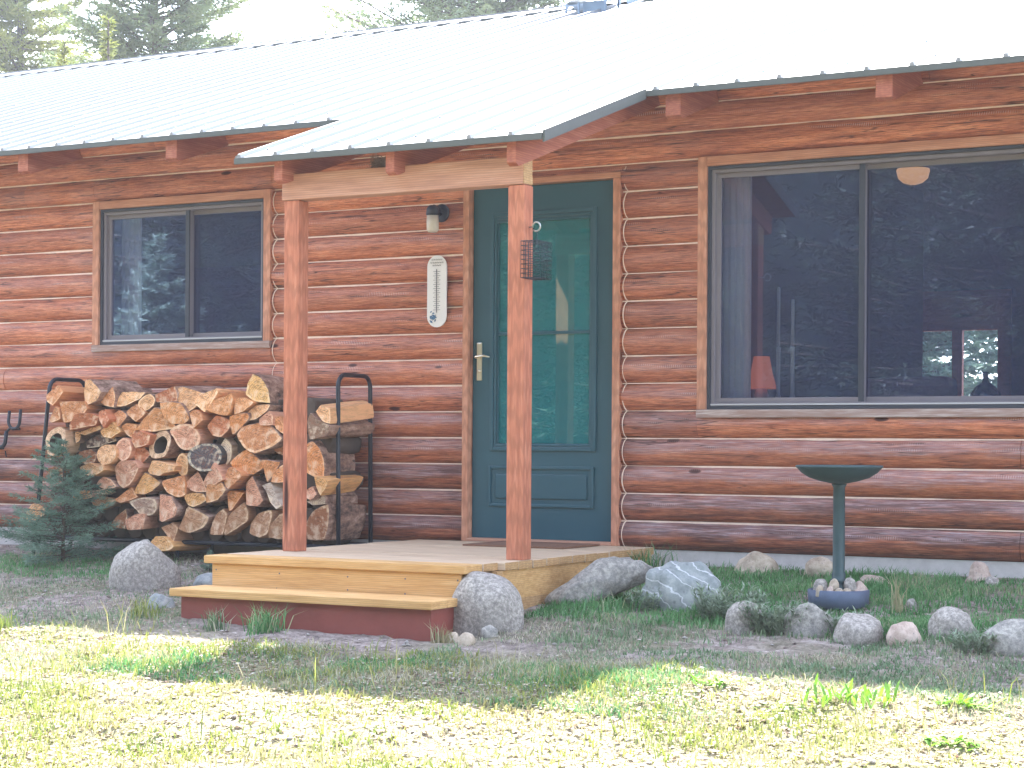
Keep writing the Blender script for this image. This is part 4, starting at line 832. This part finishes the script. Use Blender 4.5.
# ------------------------------------------------------------------ firewood and rack
rack=empty('firewood_rack',(-2.05,-.25,-.15),'black tubular steel firewood rack with tall hooped ends against the log wall','firewood rack')
def hoop(xt,xb,zt=.975,zb=-.15,y0=-.42,y1=-.08):
    r=.07; pts=[(xb,y0,zb)]+[(xb+(xt-xb)*s,y0,zb+(zt-r-zb)*s) for s in (.5,1)]
    pts+=[(xt,y0+r-r*math.cos(a),zt-r+r*math.sin(a)) for a in np.linspace(.3,math.pi/2,5)]+[(xt,y1-r+r*math.sin(a),zt-r+r*math.cos(a)) for a in np.linspace(0,math.pi/2-.3,5)]
    pts+=[(xt,y1,zt-r),(xb,y1,zb)]; return pts
b=MB(); b.tube(hoop(-.925,-.915),.0135,10); b.build('right_hoop',M['black'],rack)
b=MB(); b.tube(hoop(-3.14,-3.27),.0135,10); b.build('left_hoop',M['black'],rack)
b=MB()
for y in (-.42,-.08): b.tube([(-3.25,y,-.035),(-.915,y,-.03)],.0135,10)
for x in (-3.25,-2.1,-.93): b.tube([(x,-.42,-.035),(x,-.08,-.035)],.012,8)
for y in (-.42,-.08): b.tube([(-2.1,y,-.035),(-2.1,y,-.2)],.012,8)
b.build('base_rails',M['black'],rack)
CW={'tan':(.72,.34,.17),'pale':(.88,.53,.3),'reddish':(.58,.22,.12),'yellowish':(.82,.48,.22),'pinkish':(.72,.39,.28),'hollow':(.85,.62,.44),'brown':(.36,.17,.1),'dark bark':(.1,.085,.085),'blue-grey':(.085,.1,.125),'grey':(.46,.34,.29),'grey-brown':(.5,.3,.19),'ringed tan':(.76,.38,.18),'ringed pale':(.86,.52,.28),'bright yellow':(.92,.6,.27),'orange':(.76,.34,.15),'white':(.9,.78,.66),'white bark':(.62,.55,.5),'grey bark':(.3,.22,.17)}
info=[]
for i,(c,k,Y,poly) in enumerate(WOOD):
    cx=sum(p[0] for p in poly)/len(poly); cz=sum(p[1] for p in poly)/len(poly); info.append((cz,cx,i))
zmx=max(a[0] for a in info); zmn=min(a[0] for a in info); NR=10; rows={}
for cz,cx,i in info: rows.setdefault(min(NR-1,int((zmx-cz)/(zmx-zmn+1e-6)*NR)),[]).append((cx,i))
ORD=['','first','second','third','fourth','fifth','sixth','seventh','eighth','ninth','tenth','eleventh','twelfth','thirteenth','fourteenth']
LBL={}
for r,l in rows.items():
    l.sort()
    for j,(cx,i) in enumerate(l):
        rn='top row' if r==0 else 'bottom row' if r==NR-1 else '%s row down'%ORD[r+1]
        pos='only log' if len(l)==1 else 'leftmost' if j==0 else 'rightmost' if j==len(l)-1 else '%s from left'%ORD[j+1]; LBL[i]=(pos,rn)
KN={'small round':'small round','large half round':'large half round','large quarter':'large quarter round','quarter':'quarter round'}
for i,(c,k,Y,poly) in enumerate(WOOD):
    rs=random.Random(i*7+1); n=len(poly)
    ar=sum(poly[j][0]*poly[(j+1)%n][1]-poly[(j+1)%n][0]*poly[j][1] for j in range(n))
    if ar<0: poly=poly[::-1]
    cx=sum(p[0] for p in poly)/n; cz=sum(p[1] for p in poly)/n; roundish='round' in k and 'half' not in k
    # subdivide outline with slight irregularity
    P=[]
    for j in range(n):
        a=Vector(poly[j]);d=Vector(poly[(j+1)%n]); p0=Vector(poly[j-1]); p3=Vector(poly[(j+2)%n])
        for s in (0,.25,.5,.75):
            lin=a.lerp(d,s); cr=.5*((2*a)+(-p0+d)*s+(2*p0-5*a+4*d-p3)*s*s+(-p0+3*a-3*d+p3)*s**3)
            q=lin.lerp(cr,.9 if roundish else .5 if 'half' in k or 'quarter' in k else .2); jt=.0018; P.append(Vector((q.x+rs.uniform(-jt,jt),q.y+rs.uniform(-jt,jt))))
    L=.40+rs.uniform(-.02,.015); sx=rs.uniform(-.05,.05); sz=rs.uniform(-.02,.02); tx=rs.uniform(-.25,.25); tz=rs.uniform(-.2,.2)
    if k=='plank': L=.3
    if k=='sliver' : L=.3
    if k=='long split wedge': sz=.04; L=.42
    bm=bmesh.new(); ring=[]
    hollow=(c=='hollow'); cen=Vector((cx,cz))
    def yy(p): return (p.x-cx)*tx+(p.y-cz)*tz
    secs=[(.0,1.01),(.006,1.045),(.2,1.07),(L-.01,1.0),(L,.96)]
    for d_,s in secs:
        rr=[]
        for q in P:
            w2=cen+(q-cen)*s; f=d_/L; rr.append(bm.verts.new((w2.x-cx+sx*f,d_+(yy(q)*(1-f)),w2.y-cz+sz*f)))
        ring.append(rr)
    N=len(P)
    for A,B_ in zip(ring,ring[1:]):
        for j in range(N): f=bm.faces.new((A[j],A[(j+1)%N],B_[(j+1)%N],B_[j])); f.material_index=1
    if hollow:
        inn=[bm.verts.new((v.co.x*.62+.005,v.co.y*.6,v.co.z*.62-.004)) for v in ring[0]]; inb=[bm.verts.new((v.co.x,.16,v.co.z)) for v in inn]
        for j in range(N):
            q=(j+1)%N; bm.faces.new((ring[0][j],inn[j],inn[q],ring[0][q])); f=bm.faces.new((inn[j],inb[j],inb[q],inn[q])); f.material_index=2
        f=bm.faces.new(inb); f.material_index=2
    else:
        # front face with a centre fan so that it can be slightly uneven
        mid=[bm.verts.new((v.co.x*.84+rs.uniform(-.003,.003),v.co.y*.84+rs.uniform(-.002,.004),v.co.z*.84+rs.uniform(-.003,.003))) for v in ring[0]]; sap=rs.random()<.75; ce=bm.verts.new((0,rs.uniform(-.004,.004),0))
        for j in range(N):
            q=(j+1)%N; f=bm.faces.new((ring[0][j],mid[j],mid[q],ring[0][q])); f.material_index=3 if sap and (roundish or j<N*.5) else 0; bm.faces.new((mid[j],ce,mid[q]))
    bm.faces.new(ring[-1])
    bmesh.ops.recalc_face_normals(bm,faces=bm.faces)
    me=bpy.data.meshes.new('firewood_log'); bm.to_mesh(me); bm.free()
    for mm in (M['end'],M['side'],M['bark'],M['sap']): me.materials.append(mm)
    if c in('dark bark','blue-grey'): pass
    o=bpy.data.objects.new('firewood_log',me); COL.objects.link(o); o.location=(cx,Y,cz); cc=(CW[c][0]*.97,CW[c][1]*.9,CW[c][2]*.8); j_=rs.uniform(.88,1.12); o.color=(min(1,cc[0]*j_),min(1,cc[1]*j_),min(1,cc[2]*j_),1)
    pos,rn=LBL[i]; sh=KN.get(k,k); cn=c
    shp=sh+(' log' if 'round' in sh else ' of firewood')
    tag(o,'%s %s, %s in the %s of the woodpile'%(cn,shp,pos,rn) if pos!='only log' else '%s %s, alone on the %s of the woodpile'%(cn,shp,rn),'firewood','split firewood stacked in the rack')
# recessed logs seen only in the gaps
rs=random.Random(5)
for r in range(8):
    for j in range(18):
        x=-3.08+j*.125+(.06 if r%2 else 0)+rs.uniform(-.01,.01); z=.03+r*.108
        if x>-1.0 or (r==7 and not(-1.4<x<-1.1 or -2.9<x<-1.5)): continue
        if r>=6 and x<-3.0: continue
        bm=bmesh.new(); R_=.058; N=9; ang=rs.random()*6; V1=[]
        for yv,s in ((.0,.9),(.01,1),(.31,1)):
            V1.append([bm.verts.new((R_*s*math.cos(ang+2*math.pi*q/N)*(1+.1*math.sin(q*2.3+j)),yv,R_*s*math.sin(ang+2*math.pi*q/N))) for q in range(N)])
        for A,B_ in zip(V1,V1[1:]):
            for q in range(N): f=bm.faces.new((A[q],A[(q+1)%N],B_[(q+1)%N],B_[q])); f.smooth=True
        bm.faces.new(V1[0]); bm.faces.new(V1[-1]); bmesh.ops.recalc_face_normals(bm,faces=bm.faces)
        me=bpy.data.meshes.new('firewood_log'); bm.to_mesh(me); bm.free(); me.materials.append(M['bark'])
        o=bpy.data.objects.new('firewood_log',me); COL.objects.link(o); o.location=(x,-.405,z)
        tag(o,'dark bark covered log set back in the shadowy gaps of the woodpile','firewood','dark logs recessed in the woodpile gaps')
# ------------------------------------------------------------------ plants
def conifer(name,loc,H,Rb,nb,per,nl,nw,seed,mat,label,group=None,trunk_r=None,bare=.0,droop=.15,z0=.08,gap=0.,top=1.,power=.8):
    rs=np.random.default_rng(seed); x0,y0,zb=loc; t=empty(name,loc,label,'tree',group)
    tr=trunk_r or H*.018; b=MB(); b.tube([(x0,y0,zb-.03),(x0+H*.004,y0,zb+H*.5),(x0,y0,zb+H)],[tr,tr*.55,tr*.08],8)
    V=[];T=[]; o_=0
    for i in range(nb):
        f=z0+(1-z0)*(i+rs.random())/nb; 
        if rs.random()<gap: continue
        z=zb+H*f; az=rs.random()*2*math.pi; L=Rb*max(.04,(1-f))**power*rs.uniform(.6,1.12)*top; up=rs.uniform(-.05,.25)+.35*f-droop
        d=np.array([math.cos(az),math.sin(az),up]); d/=np.linalg.norm(d); base=np.array([x0,y0,z])
        b.tube([tuple(base),tuple(base+d*L*.5+np.array([0,0,L*.02])),tuple(base+d*L*.95+np.array([0,0,L*.07]))],[tr*.28*(1-f*.7),tr*.16*(1-f*.7),tr*.05],4,cap=False)
        m_=max(6,int(per*L/Rb)); s=rs.uniform(bare,1,m_)**.8; side=np.cross(d,[0,0,1]); side/=np.linalg.norm(side)+1e-9
        off=(rs.random(m_)-.5)*2*(L*.38)*(1.05-s)*np.where(rs.random(m_)<.5,1,.6); p=base+d*L*s[:,None]+np.outer(s*s*L*.07,[0,0,1])+side*off[:,None]+rs.normal(size=(m_,3))*L*.025
        p[:,2]-=np.abs(off)*.18
        nd=d*(.7)+side*np.sign(off)[:,None]*.8+rs.normal(size=(m_,3))*.45; nd/=np.linalg.norm(nd,axis=1)[:,None]; wv=np.cross(nd,rs.normal(size=(m_,3))); wv/=np.linalg.norm(wv,axis=1)[:,None]+1e-9
        ln=nl*(.6+.8*rs.random(m_))[:,None]; ww=nw*(.6+.8*rs.random(m_))[:,None]
        q=np.stack([p-wv*ww,p+wv*ww,p+nd*ln],1).reshape(-1,3); V.append(q); T.append(np.arange(m_*3).reshape(-1,3)+o_); o_+=m_*3
    b.build('trunk',M['bark'],t); npmesh('crown',np.concatenate(V),np.concatenate(T),mat,t); return t
conifer('spruce_sapling',(-2.82,-.64,gz(-2.82,-.64)),.76,.5,95,380,.026,.0027,5,M['needle'],'small blue green spruce sapling in front of the left end of the woodpile',droop=.12,z0=.03,power=.6,bare=.08)
conifer('spruce_seedling',(-1.62,-.72,gz(-1.62,-.72)),.13,.07,26,60,.02,.002,6,M['needle'],'tiny spruce seedling in the dark gap below the woodpile, left of the deck',droop=0)
def tuft(name,x,y,n,h,spread,pal,label,cat='grass',wd=.006,lean=.8,group=None):
    px=x+RNG.normal(size=n)*spread; py=y+RNG.normal(size=n)*spread; c=np.array(pal)[RNG.integers(0,len(pal),n)]; V,T,C=blades(px,py,h*(.5+.6*RNG.random(n)),np.full(n,wd),c,lean)
    o=npmesh(name,V,T,M['blade'],loc=(x,y,gz(x,y)),tint=C); return tag(o,label,cat,group)
GT='tufts of tall grass'
tuft('grass_tuft',-.26,-2.42,70,.13,.03,G2[:4],'tuft of pale long grass before the left half of the maroon riser',group=GT)
tuft('grass_tuft',.03,-2.42,130,.15,.045,G1,'thick green grass tuft before the middle of the maroon riser',group=GT)
tuft('grass_tuft',1.0,-.3,150,.2,.06,G1,'tall green grass tuft at the right end of the deck by the wall',group=GT)
tuft('grass_tuft',.92,-2.3,40,.11,.03,[(.4,.34,.2),(.3,.3,.14)],'thin dry grass tuft between the lower step and the boulder',group=GT)
tuft('grass_tuft',-.75,-2.35,70,.12,.04,G3[:4],'yellow green grass tuft left of the lower step corner',group=GT)
tuft('grass_tuft',2.62,-1.05,26,.2,.02,[(.5,.45,.28),(.4,.38,.2)],'sparse tuft of tall straw coloured stalks right of the bird bath',group=GT,lean=.5)
tuft('grass_tuft',-1.35,-2.75,90,.12,.06,G3[:3],'bright yellow green grass tuft at the shade edge on the left',group=GT)
tuft('grass_tuft',1.33,-1.5,120,.11,.07,G1,'low green grass tuft under the slanting slab',group=GT)
def weed(x,y,n,L,W_,label,spread=.07,up=.6):
    b=MB(); z=gz(x,y)
    for i in range(n):
        bx=x+max(-1.3,min(1.3,random.gauss(0,1)))*spread; by=y+max(-1.3,min(1.3,random.gauss(0,1)))*spread*.6; a=random.random()*6.28; l=L*random.uniform(.6,1.1); e=random.uniform(up*.5,up*1.4); d=Vector((math.cos(a)*math.cos(e),math.sin(a)*math.cos(e),math.sin(e))); s=Vector((-math.sin(a),math.cos(a),0)); p=Vector((bx,by,gz(bx,by)))
        ws=[.15,.7,1,.75,.0]; pr=None
        for j,wq in enumerate(ws):
            t=j/4; c=p+d*l*t-Vector((0,0,l*.25*t*t)); A=c-s*W_*wq*.5+Vector((0,0,W_*.2*wq)); B_=c+s*W_*wq*.5+Vector((0,0,W_*.2*wq))
            if pr: 
                b.face([pr[0],pr[1],c if wq==0 else B_, *( [] if wq==0 else [A])],smooth=True)
            pr=(A,B_)
    o=b.build('weed',M['weed'],loc=(x,y,z)); return tag(o,label,'weed','broad leaved weeds in the sunny yard')
weed(3.06,-3.03,70,.12,.013,'largest bright green broad leaved weed in the sunny yard',.11,1.0)
weed(3.46,-2.9,44,.11,.016,'bright green weed at the far right, at the edge of the shade',.06)
weed(2.5,-2.99,30,.09,.015,'small bright green weed left of the largest one',.045)
weed(3.58,-3.5,40,.08,.016,'yellow green weed low in the right corner of the yard',.06)
weed(2.85,-3.17,30,.045,.011,'low flat green weed between the two larger ones',.05,.4)
def bush(x,y,n,h,sp,label):
    b=MB(); rs=random.Random(int(x*100))
    for i in range(n):
        a=rs.random()*6.28; r=sp*math.sqrt(rs.random()); p=Vector((x+r*math.cos(a),y+r*.6*math.sin(a),0)); p.z=gz(p.x,p.y); l=h*rs.uniform(.5,1.1); tip=p+Vector((math.cos(a)*l*.35,math.sin(a)*l*.35,l)); 
        b.tube([p,(p+tip)/2+Vector((0,0,.01)),tip],.0012,3,cap=False)
        for j in range(14):
            t=rs.uniform(.15,1); c=p.lerp(tip,t); q=rs.random()*6.28; e=rs.uniform(-.1,.9); d=Vector((math.cos(q)*math.cos(e),math.sin(q)*math.cos(e),math.sin(e)))*rs.uniform(.022,.042); s=d.cross(Vector((0,0,1))).normalized()*.0048; b.face([c,c+d*.5+s,c+d,c+d*.5-s])
    o=b.build('leafy_weed',M['sage'],loc=(x,y,gz(x,y))); return tag(o,label,'weed','silvery leafy weeds between the border rocks')
bush(1.96,-1.45,120,.15,.15,'silvery leafy weed clump right behind the veined boulder')
bush(2.28,-1.72,140,.13,.13,'dark silvery weed clump between the pale rock and the half buried rock')
bush(2.56,-1.66,70,.10,.1,'silvery weed clump just in front of the bird bath base')
bush(3.2,-1.85,50,.08,.1,'low leafy weed in front of the gap between the last two border rocks')
bush(1.5,-1.4,40,.08,.08,'small leafy weed at the left foot of the veined boulder')
# trees behind the house
GTB='tall conifers behind the cabin'
conifer('pine_tree',(-29.,26.5,-.1),14.5,4.2,330,420,.16,.028,31,M['pineyel'],'yellow green conifer at the far left behind the roof',GTB,z0=.3,droop=.2,gap=.05,power=.5)
conifer('pine_tree',(-20.9,22.,-.1),13.5,3.3,330,460,.14,.024,32,M['pinebg'],'dark conifer with bare inner limbs, right of the yellow green one',GTB,z0=.4,droop=.1,gap=.12,bare=.22,trunk_r=.2,power=.45)
conifer('pine_tree',(-17.8,30.,-.1),16.5,5.4,360,460,.16,.028,33,M['pinebg'],'dark conifer rising above the middle of the roof ridge',GTB,z0=.4,droop=.12,gap=.1,power=.5)
conifer('young_pine',(-16.95,16.,-.1),8.1,1.,110,220,.13,.02,34,M['pineyel'],'bright young pine top just above the ridge before the dark conifer',GTB,z0=.4)
conifer('young_pine',(-17.95,16.,-.1),7.75,1.4,110,220,.13,.02,35,M['pineyel'],'bright young pine top just above the ridge left of the other young one',GTB,z0=.4)
for i,(x,y,h_) in enumerate(((-3.4,17.5,6.5),(-1.9,19.5,7),(-5.2,21,8))):   # seen through the back windows
    conifer('pine_tree',(x,y,-.1),h_,2.0,150,260,.16,.028,36+i,M['needle'],['pale green conifer behind the cabin seen through its left back window','pale green conifer behind the cabin seen through its right back window','farther pale conifer behind the cabin seen between the other two'][i],GTB,z0=.05)
# trees in the yard in front (they show in the window glass)
GTF='conifers across the yard, mirrored in the window glass'
base=None
spots=[(-10.75,-9.8,4.2,'small spruce across the yard mirrored in the small window',1.5),(-18,-20,13,'tall conifer across the yard, leftmost of the mirrored ones',3.6),(-12.5,-22,12,'tall conifer across the yard, second from left of the mirrored ones',3.3),(-7.6,-20,11,'tall conifer across the yard mirrored in the door glass',3.4),(-3.2,-23,13,'tall conifer across the yard behind the camera, fourth mirrored one',3.6),(1.5,-21,12,'tall conifer across the yard behind the camera, fifth mirrored one',3.5),(6.5,-24,13,'tall conifer across the yard behind the camera, sixth mirrored one',3.5),(-24,-16,14,'tall conifer far left across the yard',3.8),(12,-22,13,'tall conifer far right across the yard',3.8),(-5.2,-26,15,'tallest conifer across the yard behind the camera',4.2)]
protos=[]
for i,(x,y,H,l,rb) in enumerate(spots):
    if i in (0,1,2):
        t=conifer('spruce_tree',(x,y,float(GZ(x,y,False))),H,rb,300 if i else 260,420 if i else 520,.15 if i else .10,.022 if i else .014,60+i,M['pine'] if i else M['spruce'],l,GTF,z0=.06); protos.append(t)
    else:
        src=protos[1+i%2]; sH=spots[1+i%2][2]; t=src.copy(); COL.objects.link(t); t.location=(x,y,float(GZ(x,y,False))); t.scale=(H/sH,)*3; t.rotation_euler=(0,0,i*1.3); t['label']=l
        for ch in src.children:
            c2=ch.copy(); COL.objects.link(c2); c2.parent=t
# unseen wooded rise, added to darken the window reflections
hx=np.linspace(-120,90,120); hy=np.linspace(-34,-80,36); HXX,HYY=np.meshgrid(hx,hy,indexing='ij')
HZ=-1.2+sst(-HYY,34,62)*30+(vn(HXX,HYY,.35,2)-.5)*5+(vn(HXX,HYY,1.2,3)-.5)*3
I=(np.arange(119)[:,None]*36+np.arange(35)[None,:]).ravel()
m=NT('dark cover of added unseen hill'); m.col(m.ramp(m.noise(.8,8,m.co(),.75),[(.4,(.004,.006,.006)),(.6,(.012,.02,.016))])); m.set(1,0,0)
o=npmesh('unseen_backdrop_hill',np.stack([HXX,HYY,HZ],-1).reshape(-1,3),np.stack([I,I+36,I+37,I+1],-1),m.m,smooth=True); o['kind']='structure'
# ------------------------------------------------------------------ inside things
b=MB(); pts=[]
def drape(x0,x1,y,z0,z1,n,amp):
    b=MB(); A=[]; 
    for i in range(n*6+1):
        x=x0+(x1-x0)*i/(n*6); A.append((x,y+amp*math.sin(i*math.pi/3)))
    for (xa,ya),(xb,yb) in zip(A,A[1:]): b.face([(xa,ya,z0),(xb,yb,z0),(xb,yb,z1),(xa,ya,z1)],smooth=True)
    return b
o=drape(1.225,1.41,.15,.8,2.1,5,.012).build('curtain',M['curtain'],loc=(1.32,.15,.8)); tag(o,'pale grey pleated curtain inside the left side of the big window','curtain')
o=drape(-3.04,-2.87,.15,1.22,2.08,4,.012).build('curtain',M['curtain'],loc=(-2.95,.15,1.22)); tag(o,'grey pleated curtain inside the left side of the small window','curtain')
b=MB(); b.lathe([(.0,.088),(.1,.088),(.104,.078),(.092,.03),(.06,.002),(.02,-.01),(.0,-.011)],(1.745,2.0,2.222),36); t=empty('ceiling_lamp',(1.745,2.0,2.5),'lit frosted glass bowl lamp on the ceiling seen through the big window','ceiling lamp'); b.build('glass_bowl',M['lampbowl'],t)
b=MB(); b.lathe([(.0,.19),(.06,.19),(.05,.17),(.012,.165),(.012,0.0),(.0,0)],(1.745,2.0,2.31),16); b.lathe([(.0,.0),(.014,-.004),(.012,-.02),(.0,-.024)],(1.745,2.0,2.211),12); b.build('stem',M['navy'],t)
t=empty('table_lamp',(1.295,.6,.8),'small table lamp with an orange flared shade inside the big window','table lamp')
b=MB(); b.lathe([(.045,1.085),(.06,1.0),(.085,.905),(.088,.9),(.082,.902),(.042,1.08)],(1.295,.6,0),28,jit=lambda k:.02*(k%2)); b.build('lamp_shade',M['shade'],t)
b=MB(); b.lathe([(.0,.80),(.05,.80),(.055,.815),(.03,.83),(.045,.86),(.03,.9),(.01,.92),(.008,1.03),(.0,1.03)],(1.295,.6,0),20); b.build('lamp_base',M['jar'],t)
t=empty('side_table',(1.42,.6,.01),'dark side table under the orange shaded lamp inside the big window','table')
b=MB(); b.box(1.15,1.72,.42,.85,.765,.798,bev=.005); b.build('table_top',M['navy'],t)
for x in (1.18,1.66):
    for y in (.45,.8): MB().box(x,x+.04,y,y+.04,.01,.764).build('leg',M['navy'],t)
for x,h,l in ((1.435,1.47,'taller pale stick imitating a reflection in the big window right of the orange lamp'),(1.52,1.40,'shorter slim pale stick imitating a reflection in the big window, right of the taller one')):
    t=empty('reflection_stick',(x,.5,.799),l,'reflection_stick','pale sticks imitating window reflections'); b=MB(); b.lathe([(.0,.0),(.035,.0),(.032,.015),(.012,.03),(.016,.05),(.011,.07),(.011,.3),(.014,.33),(.0,.335)],(x,.5,.799),14); b.build('streak_foot',M['reflection_streak'],t)
    b=MB(); b.lathe([(.0,.0),(.0095,.0),(.009,h-1.14),(.0,h-1.135)],(x,.5,1.135),12); b.build('reflection_streak',M['reflection_streak'],t)  # upright sticks added in place of white reflection streaks on the pane
t=empty('sofa',(2.02,1.5,.01),'dark upholstered sofa with maroon back inside the big window','sofa')
b=MB(); b.box(1.66,2.22,1.2,1.4,.1,.985,bev=.06); b.build('backrest',M['sofa'],t)
b=MB(); b.box(1.68,2.21,1.405,2.05,.1,.45,bev=.04); b.build('seat',M['sofa'],t)
b=MB(); b.lathe([(.0,0),(.07,.0),(.078,.02),(.075,.06),(.05,.095),(.02,.115),(.014,.13),(.014,.165),(.019,.17),(.0,.172)],(2.71,.12,.79),28); o=b.build('bottle',M['bottle'],loc=(2.71,.12,.79)); tag(o,'dark teal round glass bottle with a short neck on the big window sill','bottle')
t=empty('window_ledge',(2.1,.15,.7),'narrow inner ledge behind the big window carrying the bottle','ledge'); MB().box(1.16,3.04,.101,.28,.755,.789,bev=.004).build('board',M['vinyl'],t)

# ------------------------------------------------------------------ thin volume added to lift shadows like lens veil
hm=bpy.data.materials.new('lens veil haze'); hm.use_nodes=True; t_=hm.node_tree; t_.nodes.remove(t_.nodes['Principled BSDF']); pv=t_.nodes.new('ShaderNodeVolumePrincipled')
pv.inputs['Color'].default_value=(.86,.9,1,1); pv.inputs['Density'].default_value=.0011; pv.inputs['Anisotropy'].default_value=.3; t_.links.new(pv.outputs[0],t_.nodes['Material Output'].inputs['Volume'])
o=MB().box(-275,275,-275,315,-6,42).build('lens_veil_volume',hm); o['kind']='stuff'
